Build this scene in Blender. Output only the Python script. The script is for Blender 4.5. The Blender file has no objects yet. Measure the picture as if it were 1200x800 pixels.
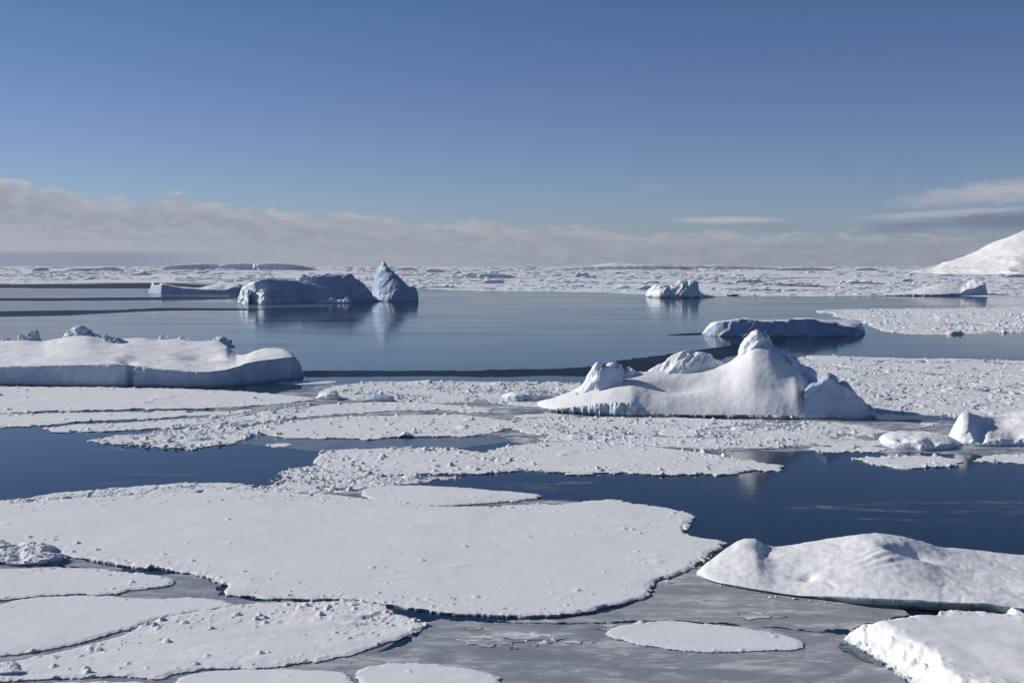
import bpy, math, random
import numpy as np

R = math.radians
C = bpy.context.scene.collection
rng = np.random.default_rng(7)
random.seed(7)

# ---------------------------------------------------------------- camera model
F, HZ, H = 1400.0, 311.0, 18.0            # focal length (px of a 1200 px frame), horizon row, eye height (m)
P = math.atan((400 - HZ) / F)
cP, sP = math.cos(P), math.sin(P)


def slope_of(py):
    yv = (400 - np.asarray(py, float)) / F
    return (-sP + cP * yv) / (cP + sP * yv)


def zray(py, Y):
    return H + np.asarray(Y, float) * slope_of(py)


def dist(py, z=0.0):
    return (z - H) / slope_of(py)


def xat(px, Y, z=0.0):
    return (np.asarray(px, float) - 600) / F * (Y * cP - (z - H) * sP)


def ground(px, py, z=0.0):
    Y = dist(py, z)
    return xat(px, Y, z), Y


# ---------------------------------------------------------------- noise
_T = np.random.default_rng(3).random(8192).astype(np.float32)


def _h(ix, iy, iz, seed):
    k = (ix * 73856093) ^ (iy * 19349663) ^ (iz * 83492791) ^ (seed * 2654435)
    k = (k ^ (k >> 13)) * 1274126177
    k = k ^ (k >> 16)
    return _T[k & 8191]


def vnoise(x, y, z=None, seed=0):
    x = np.asarray(x, float); y = np.asarray(y, float)
    ix = np.floor(x).astype(np.int64); iy = np.floor(y).astype(np.int64)
    fx = x - ix; fy = y - iy
    fx = fx * fx * fx * (fx * (fx * 6 - 15) + 10); fy = fy * fy * fy * (fy * (fy * 6 - 15) + 10)
    if z is None:
        a = _h(ix, iy, 0, seed); b = _h(ix + 1, iy, 0, seed); c = _h(ix, iy + 1, 0, seed); d = _h(ix + 1, iy + 1, 0, seed)
        return (a + (b - a) * fx) * (1 - fy) + (c + (d - c) * fx) * fy
    z = np.asarray(z, float)
    iz = np.floor(z).astype(np.int64); fz = z - iz; fz = fz * fz * fz * (fz * (fz * 6 - 15) + 10)
    r = []
    for k in (0, 1):
        a = _h(ix, iy, iz + k, seed); b = _h(ix + 1, iy, iz + k, seed)
        c = _h(ix, iy + 1, iz + k, seed); d = _h(ix + 1, iy + 1, iz + k, seed)
        r.append((a + (b - a) * fx) * (1 - fy) + (c + (d - c) * fx) * fy)
    return r[0] + (r[1] - r[0]) * fz


def fbm(x, y, z=None, octv=4, seed=0, gain=.5):
    s = 0; a = 1.0; t = 0
    for o in range(octv):
        f = 2.03 ** o
        s = s + a * (vnoise(x * f + 17.3 * o, y * f - 9.1 * o, None if z is None else z * f + 5.7 * o, seed + o) - .5)
        t += a; a *= gain
    return s / t * 2


def ridged(x, y, z=None, octv=4, seed=0, gain=.5):
    s = 0; a = 1.0; t = 0
    for o in range(octv):
        f = 2.03 ** o
        n = vnoise(x * f + 17.3 * o, y * f - 9.1 * o, None if z is None else z * f + 5.7 * o, seed + o)
        s = s + a * (1 - np.abs(2 * n - 1)); t += a; a *= gain
    return s / t * 2 - 1


def cells(x, y, seed=0, jit=.9):
    """Voronoi: nearest distance, second distance, id hash, offset to the site"""
    x = np.asarray(x, float); y = np.asarray(y, float)
    ix = np.floor(x).astype(np.int64); iy = np.floor(y).astype(np.int64)
    f1 = np.full(x.shape, 9.0); f2 = np.full(x.shape, 9.0); rid = np.zeros(x.shape)
    ox = np.zeros(x.shape); oy = np.zeros(x.shape)
    for a in (-1, 0, 1):
        for b in (-1, 0, 1):
            cx = ix + a; cy = iy + b
            sx = cx + .5 + jit * (_h(cx, cy, 1, seed) - .5); sy = cy + .5 + jit * (_h(cx, cy, 2, seed) - .5)
            d = np.hypot(x - sx, y - sy)
            m = d < f1
            f2 = np.where(m, f1, np.minimum(f2, d))
            rid = np.where(m, _h(cx, cy, 3, seed), rid)
            ox = np.where(m, x - sx, ox); oy = np.where(m, y - sy, oy)
            f1 = np.where(m, d, f1)
    return f1, f2, rid, ox, oy


def sstep(a, b, x):
    t = np.clip((x - a) / (b - a), 0, 1)
    return t * t * (3 - 2 * t)


# ---------------------------------------------------------------- materials
class NT:
    def __init__(self, nt):
        self.nt = nt
        self.n = nt.nodes; self.l = nt.links

    def node(self, t, **k):
        n = self.n.new(t)
        for a, b in k.items():
            setattr(n, a, b)
        return n

    def put(self, sock, v):
        if isinstance(v, bpy.types.NodeSocket):
            self.l.new(v, sock)
        elif v is not None:
            sock.default_value = v

    def math(self, op, a, b=None, c=None, clamp=False):
        n = self.node('ShaderNodeMath', operation=op, use_clamp=clamp)
        for i, v in enumerate((a, b, c)):
            self.put(n.inputs[i], v)
        return n.outputs[0]

    def rng(self, v, a, b, c=0., d=1., smooth=True):
        n = self.node('ShaderNodeMapRange', clamp=True)
        n.interpolation_type = 'SMOOTHSTEP' if smooth else 'LINEAR'
        for i, q in enumerate((v, a, b, c, d)):
            self.put(n.inputs[i], q)
        return n.outputs[0]

    def mix(self, f, a, b, mode='MIX'):
        n = self.node('ShaderNodeMix', data_type='RGBA', blend_type=mode)
        self.put(n.inputs[0], f); self.put(n.inputs[6], a); self.put(n.inputs[7], b)
        return n.outputs[2]

    def noise(self, vec, scale, detail=4., rough=.5, dist=0.):
        n = self.node('ShaderNodeTexNoise')
        self.put(n.inputs['Vector'], vec)
        n.inputs['Scale'].default_value = scale; n.inputs['Detail'].default_value = detail
        n.inputs['Roughness'].default_value = rough; n.inputs['Distortion'].default_value = dist
        return n.outputs[0]

    def vmul(self, vec, s):
        n = self.node('ShaderNodeVectorMath', operation='MULTIPLY')
        self.put(n.inputs[0], vec); n.inputs[1].default_value = s
        return n.outputs[0]

    def comb(self, x, y, z):
        n = self.node('ShaderNodeCombineXYZ')
        for i, q in enumerate((x, y, z)):
            self.put(n.inputs[i], q)
        return n.outputs[0]


def new_mat(name):
    m = bpy.data.materials.new(name); m.use_nodes = True
    t = NT(m.node_tree)
    b = m.node_tree.nodes['Principled BSDF']
    pos = t.node('ShaderNodeNewGeometry')
    return m, t, b, pos


def c4(r, g, b):
    return (r, g, b, 1.)


def snow_mat(name, lo, hi, bump=.35, fine=5., rough=.7, steep=None):
    m, t, b, g = new_mat(name)
    p = g.outputs['Position']
    n1 = t.noise(p, .16, 5., .6)
    n2 = t.noise(t.vmul(p, (1, .45, 1)), 1.3, 5., .6)
    f = t.math('ADD', t.math('MULTIPLY', n1, .6), t.math('MULTIPLY', n2, .4))
    col = t.mix(t.rng(f, .38, .62), c4(*lo), c4(*hi))
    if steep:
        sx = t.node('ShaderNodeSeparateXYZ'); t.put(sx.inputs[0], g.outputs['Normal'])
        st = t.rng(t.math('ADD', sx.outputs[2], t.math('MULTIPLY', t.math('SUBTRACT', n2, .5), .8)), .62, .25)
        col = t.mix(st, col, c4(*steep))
    t.put(b.inputs['Base Color'], col)
    b.inputs['Roughness'].default_value = rough
    b.inputs['Specular IOR Level'].default_value = .25
    w = t.noise(t.vmul(p, (.35, 1.2, 1)), fine * .35, 4., .6)
    h = t.math('ADD', t.math('MULTIPLY', t.noise(p, fine, 6., .62), .5), t.math('MULTIPLY', w, .7))
    bp = t.node('ShaderNodeBump'); bp.inputs['Strength'].default_value = bump; bp.inputs['Distance'].default_value = .12
    t.put(bp.inputs['Height'], h); t.put(b.inputs['Normal'], bp.outputs[0])
    return m


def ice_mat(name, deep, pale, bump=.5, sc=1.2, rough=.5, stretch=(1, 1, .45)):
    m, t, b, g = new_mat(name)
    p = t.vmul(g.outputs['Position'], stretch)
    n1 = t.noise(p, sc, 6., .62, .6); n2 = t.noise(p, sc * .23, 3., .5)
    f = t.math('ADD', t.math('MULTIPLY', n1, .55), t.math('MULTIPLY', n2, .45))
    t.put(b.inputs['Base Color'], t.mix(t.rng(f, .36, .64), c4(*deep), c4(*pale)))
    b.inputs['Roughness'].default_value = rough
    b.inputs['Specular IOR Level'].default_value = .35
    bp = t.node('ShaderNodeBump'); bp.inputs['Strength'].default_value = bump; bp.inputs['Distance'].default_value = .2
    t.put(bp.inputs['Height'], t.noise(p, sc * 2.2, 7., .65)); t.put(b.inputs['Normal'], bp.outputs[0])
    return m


def water_mat(name, base, rough, r_var, bump, wl):
    m, t, b, g = new_mat(name)
    p = g.outputs['Position']
    b.inputs['Base Color'].default_value = c4(*base)
    b.inputs['IOR'].default_value = 1.333
    n = t.noise(t.vmul(p, (.012, .05, 1)), 1., 5., .6)
    t.put(b.inputs['Roughness'], t.rng(n, .35, .7, rough, rough + r_var))
    bp = t.node('ShaderNodeBump'); bp.inputs['Strength'].default_value = bump; bp.inputs['Distance'].default_value = .05
    t.put(bp.inputs['Height'], t.noise(t.vmul(p, (.5, 1, 1)), wl, 3., .5)); t.put(b.inputs['Normal'], bp.outputs[0])
    return m


def thin_mat(name, dark, mid, pale, lo, hi, rough=.35):
    m, t, b, g = new_mat(name)
    p = g.outputs['Position']
    n1 = t.noise(t.vmul(p, (.22, .5, 1)), 1., 6., .62, .8)
    n2 = t.noise(t.vmul(p, (.6, 1.6, 1)), 1., 5., .65, 1.2)
    col = t.mix(t.rng(n1, .35, .65), c4(*dark), c4(*mid))
    n3 = t.math('ADD', t.math('MULTIPLY', n1, .45), t.math('MULTIPLY', n2, .55))
    k = t.rng(n3, lo, hi)
    col = t.mix(k, col, c4(*pale))
    t.put(b.inputs['Base Color'], col)
    t.put(b.inputs['Roughness'], t.rng(k, 0, 1, rough, .75))
    b.inputs['IOR'].default_value = 1.31
    bp = t.node('ShaderNodeBump'); bp.inputs['Strength'].default_value = .25; bp.inputs['Distance'].default_value = .04
    t.put(bp.inputs['Height'], t.math('ADD', t.noise(p, 3., 5., .6), k)); t.put(b.inputs['Normal'], bp.outputs[0])
    return m


M = {}
M['snow'] = snow_mat('snow', (.79, .80, .82), (.85, .855, .865), .16, 4.)
M['rough_snow'] = snow_mat('rough_snow', (.72, .75, .79), (.86, .865, .875), .55, 4.)
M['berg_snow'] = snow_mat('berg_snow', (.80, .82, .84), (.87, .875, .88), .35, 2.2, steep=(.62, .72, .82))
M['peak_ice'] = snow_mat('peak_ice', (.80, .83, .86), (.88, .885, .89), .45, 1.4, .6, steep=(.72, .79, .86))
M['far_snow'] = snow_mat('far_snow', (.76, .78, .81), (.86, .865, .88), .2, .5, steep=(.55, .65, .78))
M['edge_ice'] = ice_mat('edge_ice', (.30, .40, .48), (.66, .74, .80), .6, 2.4)
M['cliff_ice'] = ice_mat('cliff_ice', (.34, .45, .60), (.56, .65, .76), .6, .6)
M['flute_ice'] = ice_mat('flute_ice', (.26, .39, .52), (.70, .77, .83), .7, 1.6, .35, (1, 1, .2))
M['shade_ice'] = ice_mat('shade_ice', (.33, .43, .60), (.48, .57, .72), .5, .35)  # shade put into the colour: darker, bluer ice for faces turned from the sun
M['blue_ice'] = ice_mat('blue_ice', (.30, .41, .58), (.50, .60, .75), .4, .12, .5, (.5, 1, 1.2))
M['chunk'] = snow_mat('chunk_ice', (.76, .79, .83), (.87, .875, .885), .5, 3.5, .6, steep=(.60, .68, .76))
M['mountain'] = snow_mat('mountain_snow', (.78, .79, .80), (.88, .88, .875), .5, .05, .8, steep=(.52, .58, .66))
M['water'] = water_mat('calm_water', (.004, .014, .034), .06, .07, .12, 1.4)
M['ruffled'] = water_mat('ruffled_water', (.002, .006, .016), .42, .1, .9, 3.0)
M['film'] = thin_mat('film_ice', (.02, .04, .075), (.035, .055, .09), (.10, .12, .15), .55, .75, .08)
M['nilas'] = thin_mat('grey_thin_ice', (.26, .275, .315), (.33, .345, .375), (.58, .59, .62), .47, .66)
M['slush'] = thin_mat('slush_ice', (.15, .175, .22), (.27, .29, .33), (.66, .68, .71), .46, .60, .45)
M['grey_slush'] = thin_mat('grey_slush', (.29, .31, .335), (.40, .415, .43), (.66, .67, .69), .48, .66, .45)
M['pale_film'] = thin_mat('pale_film', (.10, .125, .165), (.17, .19, .23), (.30, .32, .36), .5, .7, .15)
M['white_slush'] = thin_mat('white_slush', (.24, .25, .28), (.30, .31, .34), (.68, .69, .71), .44, .56, .45)
M['dark_ice'] = ice_mat('dark_ice', (.13, .19, .24), (.32, .41, .48), .6, 1.5, .35)  # darker teal-grey ice for the undercut foot of the lower right berg

M['teal'] = thin_mat('submerged_ice', (.07, .11, .13), (.11, .15, .17), (.30, .36, .38), .5, .66, .12)


def frazil_mat():
    m, t, b, g = new_mat('frazil_streaks')
    p = g.outputs['Position']
    n1 = t.noise(t.vmul(p, (.055, .16, 1)), 1., 5., .6, 1.4); n2 = t.noise(t.vmul(p, (.5, 1.3, 1)), 1., 5., .65, .6)
    b.inputs['Base Color'].default_value = c4(.42, .44, .47); b.inputs['Roughness'].default_value = .5
    t.put(b.inputs['Alpha'], t.math('MULTIPLY', t.math('MULTIPLY', t.rng(n1, .56, .68), t.rng(n2, .40, .62)), .42))
    return m


M['frazil'] = frazil_mat()


# ---------------------------------------------------------------- object helpers
def tag(o, label=None, cat=None, group=None, kind=None):
    if label: o['label'] = label
    if cat: o['category'] = cat
    if group: o['group'] = group
    if kind: o['kind'] = kind
    return o


def mk(name, V, Fc, mat, parent=None, origin=None, smooth=True):
    V = np.asarray(V, np.float64); Fc = np.asarray(Fc, np.int64)
    used, inv = np.unique(Fc, return_inverse=True)
    V = V[used]; Fc = inv.reshape(Fc.shape)
    if origin is not None:
        V = V - np.asarray(origin)
    me = bpy.data.meshes.new(name)
    n, k = Fc.shape
    me.vertices.add(len(V)); me.vertices.foreach_set('co', V.astype(np.float32).ravel())
    me.loops.add(n * k); me.loops.foreach_set('vertex_index', Fc.astype(np.int32).ravel())
    me.polygons.add(n); me.polygons.foreach_set('loop_start', np.arange(0, n * k, k, dtype=np.int32))
    me.polygons.foreach_set('use_smooth', np.full(n, smooth))
    me.update(calc_edges=True); me.validate()
    me.materials.append(M[mat] if isinstance(mat, str) else mat)
    o = bpy.data.objects.new(name, me); C.objects.link(o)
    if parent is not None:
        o.parent = parent
    elif origin is not None:
        o.location = origin
    return o


def empty(name, loc):
    o = bpy.data.objects.new(name, None); o.location = loc; C.objects.link(o)
    o.empty_display_size = .5
    return o


def sdf(poly, X, Y):
    x = X.ravel(); y = Y.ravel()
    d = np.full(x.shape, 1e9); ins = np.zeros(x.shape, bool)
    n = len(poly)
    for i in range(n):
        ax, ay = poly[i]; bx, by = poly[(i + 1) % n]
        ex, ey = bx - ax, by - ay
        L = ex * ex + ey * ey + 1e-12
        t = np.clip(((x - ax) * ex + (y - ay) * ey) / L, 0, 1)
        d = np.minimum(d, (x - ax - t * ex) ** 2 + (y - ay - t * ey) ** 2)
        if ay != by:
            c = ((ay > y) != (by > y)) & (x < (bx - ax) * (y - ay) / (by - ay) + ax)
            ins ^= c
    d = np.sqrt(d)
    return np.where(ins, d, -d).reshape(X.shape)


def smooth_poly(pts, it=1):
    p = np.asarray(pts, float)
    for _ in range(it):
        q = np.roll(p, -1, 0)
        p = np.stack([p * .75 + q * .25, p * .25 + q * .75], 1).reshape(-1, 2)
    return p


def region(px_poly, edge=.3, seed=0, cell=None, maxn=160000, aspect=1.8, z=0., soft=1, wob=1.0, whole=False):
    """grid cut to a noisy outline; returns vertices (x, y, 0), quads, signed distance, boundary edges"""
    pp = smooth_poly(px_poly, soft)
    wx, wy = ground(pp[:, 0], pp[:, 1], z)
    poly = np.stack([wx, wy], 1)
    x0, y0 = poly.min(0) - edge * 1.5; x1, y1 = poly.max(0) + edge * 1.5
    ym = (y0 + y1) / 2
    dx = cell or max(.07, np.median(poly[:, 1]) / F * 1.5)
    dy = dx * aspect
    k = math.sqrt(max(1, (x1 - x0) / dx * (y1 - y0) / dy / maxn)); dx *= k; dy *= k
    xs = np.arange(x0, x1 + dx, dx); ys = np.arange(y0, y1 + dy, dy)
    X, Y = np.meshgrid(xs, ys)
    X = X + (rng.random(X.shape) - .5) * dx * .5; Y = Y + (rng.random(X.shape) - .5) * dy * .5
    s = sdf(poly, X, Y)
    e = edge
    rag = sstep(.35, .65, vnoise(X / (e * 22), Y / (e * 22), None, seed + 4))
    f1, f2, rid, ox, oy = cells(X / (e * 3.2), Y / (e * 4.2), seed + 12)
    s = s + wob * e * (1.5 * fbm(X / (e * 16), Y / (e * 16), None, 5, seed, .55) + rag * (1.6 * (rid - .55) + .6 * fbm(X / (e * 2.0), Y / (e * 2.4), None, 3, seed + 9)) + .45 * fbm(X / (e * .7), Y / (e * 1.1), None, 2, seed + 10))
    gy, gx = np.gradient(s, dy, dx)
    gl = np.maximum(np.hypot(gx, gy), .35)
    nh, nw = X.shape
    idx = np.arange(nh * nw).reshape(nh, nw)
    pos = s > 0
    anyp = pos[:-1, :-1] | pos[1:, :-1] | pos[:-1, 1:] | pos[1:, 1:]
    q = np.stack([idx[:-1, :-1], idx[:-1, 1:], idx[1:, 1:], idx[1:, :-1]], -1)[anyp]
    neg = ~pos
    mv = np.clip(-s / gl, 0, 1.2 * max(dx, dy))
    X = np.where(neg, X + mv * gx / gl, X); Y = np.where(neg, Y + mv * gy / gl, Y)
    s = np.maximum(s, 0)
    if whole:
        lab = np.arange(nh * nw)
        for _ in range(200):
            ml = lab[q].min(1); old = lab.copy()
            np.minimum.at(lab, q.ravel(), np.repeat(ml, 4)); lab = lab[lab]
            if np.array_equal(old, lab): break
        ql = lab[q[:, 0]]
        u, cn_ = np.unique(ql, return_counts=True)
        q = q[ql == u[cn_.argmax()]]
    ed = np.concatenate([q[:, [0, 1]], q[:, [1, 2]], q[:, [2, 3]], q[:, [3, 0]]])
    key = np.sort(ed, 1); kk = key[:, 0] * (nh * nw) + key[:, 1]
    _, first, cnt = np.unique(kk, return_index=True, return_counts=True)
    bd = ed[first[cnt == 1]]
    return X.ravel(), Y.ravel(), s.ravel(), q, bd


def skirt(V, bd, low=-.4, undercut=.0):
    """side wall below every boundary edge"""
    ids, inv = np.unique(bd, return_inverse=True); inv = inv.reshape(bd.shape)
    n = len(ids); top = V[ids]
    mid = top.copy(); mid[:, 2] = top[:, 2] * .45; mid[:, :2] += .10 * np.stack([fbm(top[:, 0] / .8, top[:, 1] / .8, None, 2, 3), fbm(top[:, 0] / .8, top[:, 1] / .8, None, 2, 4)], 1)
    bot = top.copy(); bot[:, 2] = low
    W = np.concatenate([top, mid, bot])
    a, b = inv[:, 0], inv[:, 1]
    q = np.concatenate([np.stack([a, a + n, b + n, b], 1), np.stack([a + n, a + 2 * n, b + 2 * n, b + n], 1)])
    return W, q


def lumps(X, Y, size, seed, dens, hmax):
    """angular blocks: tilted tops, steep sides, random size and turn"""
    f1, f2, rid, ox, oy = cells(X / size, Y / size, seed)
    r2 = (rid * 7.13) % 1.0; r3 = (rid * 13.7) % 1.0
    on = r2 < dens
    a = r3 * 6.283; ca, sa = np.cos(a), np.sin(a)
    u = ox * ca + oy * sa; v = -ox * sa + oy * ca
    rad = .16 + .30 * rid ** 1.5
    dd = np.maximum(np.abs(u), np.abs(v) * 1.5) * .6 + .4 * np.hypot(u, v * 1.3)
    body = sstep(rad, rad * .62, dd)
    tilt = 1 + .9 * (u * (r2 - .3) - v) / .5
    return np.where(on, body * hmax * (.2 + .8 * rid ** 3) * np.clip(tilt, .2, 1.8), 0)


def floe(name, label, px_poly, free=.45, edge=.25, seed=1, rub=.35, rubh=.45, rubw=2.2, dome=.0, und=.06, mat='snow',
         cat='ice floe', group=None, parts=True, slope=.25, soft=1, maxn=140000, inner=0., cell=None, lsize=.8, tilt=(0, 0)):
    far = float(dist(np.mean([p[1] for p in px_poly])))
    edge = edge * (1.2 if far < 100 else 2.6)
    X, Y, s, q, bd = region(px_poly, edge, seed, soft=1 if far < 100 else 0, maxn=maxn, cell=cell, wob=.9 if far < 100 else 1.0, whole=True)
    if far > 100 and parts:
        inner = max(inner, .12)
    rim = sstep(0, slope, s)
    free = free * (.26 if far < 100 else .24)
    if far < 100:
        rubh = rubh * .62; und = und * .7
    ym = Y.mean()
    z = free * (.62 + .38 * rim)
    z += dome * (1 - np.exp(-s / 4.0))
    z += und * fbm(X / 6, Y / 6, None, 3, seed + 3) * sstep(0, 1.5, s) + .35 * und * fbm(X / 1.4, Y / .8, None, 3, seed + 5) * rim
    patch = sstep(.42, .62, vnoise(X / 7, Y / 5, None, seed + 21) * .6 + vnoise(X / 2.5, Y / 2.5, None, seed + 22) * .4)
    m = np.exp(-(s / rubw) ** 1.5) * (.25 + .75 * patch)
    if inner > 0:
        line = sstep(.66, .92, ridged(X / 13, Y / 9, None, 2, seed + 40) * .5 + .5)
        m = np.maximum(m, inner * (line + .5 * patch * sstep(.5, .7, vnoise(X / 4, Y / 3, None, seed + 44))))
    k = max(1., ym / 90.)
    chain = sstep(.55, .9, ridged(X / 5, Y / 4, None, 3, seed + 50) * .5 + .5)
    mm = m * (.25 + 1.3 * chain) * (1.0 if far < 100 else 1.1)
    z += lumps(X, Y, lsize * .55 * k, seed + 30, mm * rub * .9, rubh * .5) + lumps(X + 3, Y + 1, lsize * .28 * k, seed + 31, mm * rub * 1.7, rubh * .25)
    # old pressure ridges: thin broken lines, longer across the view than along it
    rl = ridged(X / (8 * k), Y / (4 * k), None, 3, seed + 55) * .5 + .5
    z += (.08 + .14 * (k - 1)) * sstep(.84, .94, rl) * sstep(.48, .66, vnoise(X / (7 * k), Y / (7 * k), None, seed + 56)) * sstep(0, 1., s) * (.4 + vnoise(X / .8, Y / .8, None, seed + 57)) * (min(inner, .5) + .12) * 3
    z += (.16 * rubh * m * fbm(X / .5, Y / .5, None, 3, seed + 33))
    cx, cy = X[q].mean(), Y[q].mean()
    z += (X - cx) * tilt[0] + (Y - cy) * tilt[1]
    z = np.maximum(z, .05)
    V = np.stack([X, Y, z], 1)
    W, sq = skirt(V, bd)
    org = (cx, cy, 0.)
    if parts:
        r = empty(name, org)
        mk('snow_cover', V, q, mat, r, org); mk('ice_edge', W, sq, 'edge_ice', r, org)
    else:
        Va = np.concatenate([V, W]); r = mk(name, Va, np.concatenate([q, sq + len(V)]), mat, None, org)
    return tag(r, label, cat, group)


def sheet(name, px_poly, mat, z, edge=.5, seed=1, kind='structure', maxn=9000, soft=1, wob=1.):
    X, Y, s, q, bd = region(px_poly, edge, seed, maxn=maxn, soft=soft, aspect=2.2, wob=wob)
    o = mk(name, np.stack([X, Y, np.full_like(X, z)], 1), q, mat)
    return tag(o, kind=kind)


def brash(name, label, px_poly, size=1.6, seed=1, cover=.8, h=.25, edge=.6, maxn=150000, small=.5, smallh=.35, big=0., cat='brash ice', cell=None, aspect=2.0):
    """field of small frozen-together plates and rubble that nobody could count"""
    X, Y, s, q, bd = region(px_poly, edge, seed, maxn=maxn, aspect=aspect, cell=cell)
    wx = X + .5 * size * fbm(X / size, Y / size, None, 3, seed + 60); wy = Y + .5 * size * fbm(X / size + 9, Y / size, None, 3, seed + 61)
    f1, f2, rid, ox, oy = cells(wx / size, wy / (size * 1.3), seed)
    r2 = (rid * 7.31) % 1; r3 = (rid * 11.9) % 1
    dens = np.clip(cover + .55 * fbm(X / (size * 9), Y / (size * 7), None, 3, seed + 5), 0, 1)
    plate = h * .55 * (.45 + .55 * r3) + h * .25 * (ox * (r2 - .5) + oy * (r3 - .5))
    gap = sstep(.03, .14, f2 - f1)
    z = np.where(r2 < dens, plate * gap + .0, -.12)
    b1, b2, bid, bx, by = cells(wx / (size * 3.6) + 5, wy / (size * 5.), seed + 70)
    flat = (bid < .62) & ((b2 - b1) > .07)
    small = np.where(flat, small * .12, small)
    z = np.where(flat, h * (.35 + .5 * ((bid * 31.7) % 1)) + h * .4 * bx * (bid - .2), z)
    z += np.where(z > -.05, lumps(X, Y, size * .55, seed + 3, small * (.15 + dens * .3), smallh * .6) + lumps(X, Y, size * .28, seed + 4, small * .5, smallh * .35), 0)
    if big > 0:
        z += lumps(X, Y, size * 1.6, seed + 8, big * .6, smallh * .7)
    z = z * sstep(0, .3, s + .05) - .03
    z += .04 * fbm(X / .6, Y / .6, None, 2, seed)
    V = np.stack([X, Y, z], 1)
    keep = z[q].max(1) > -.02
    o = mk(name, V, q[keep], 'rough_snow')
    return tag(o, label, cat, kind='stuff')


def I(pts, U):
    """monotone cubic through the points"""
    p = np.asarray(pts, float); x, y = p[:, 0], p[:, 1]
    if len(x) < 3:
        return np.interp(U, x, y)
    h = np.diff(x); dl = np.diff(y) / h
    m = np.zeros(len(x))
    ok = dl[:-1] * dl[1:] > 0
    w1 = 2 * h[1:] + h[:-1]; w2 = h[1:] + 2 * h[:-1]
    with np.errstate(divide='ignore', invalid='ignore'):
        mm = (w1 + w2) / (w1 / dl[:-1] + w2 / dl[1:])
    m[1:-1] = np.where(ok, mm, 0); m[0] = dl[0]; m[-1] = dl[-1]
    U = np.clip(U, x[0], x[-1])
    i = np.clip(np.searchsorted(x, U) - 1, 0, len(h) - 1)
    t = (U - x[i]) / h[i]
    return (y[i] * (1 + 2 * t) * (1 - t) ** 2 + m[i] * h[i] * t * (1 - t) ** 2 + y[i + 1] * t * t * (3 - 2 * t) + m[i + 1] * h[i] * t * t * (t - 1))


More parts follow.
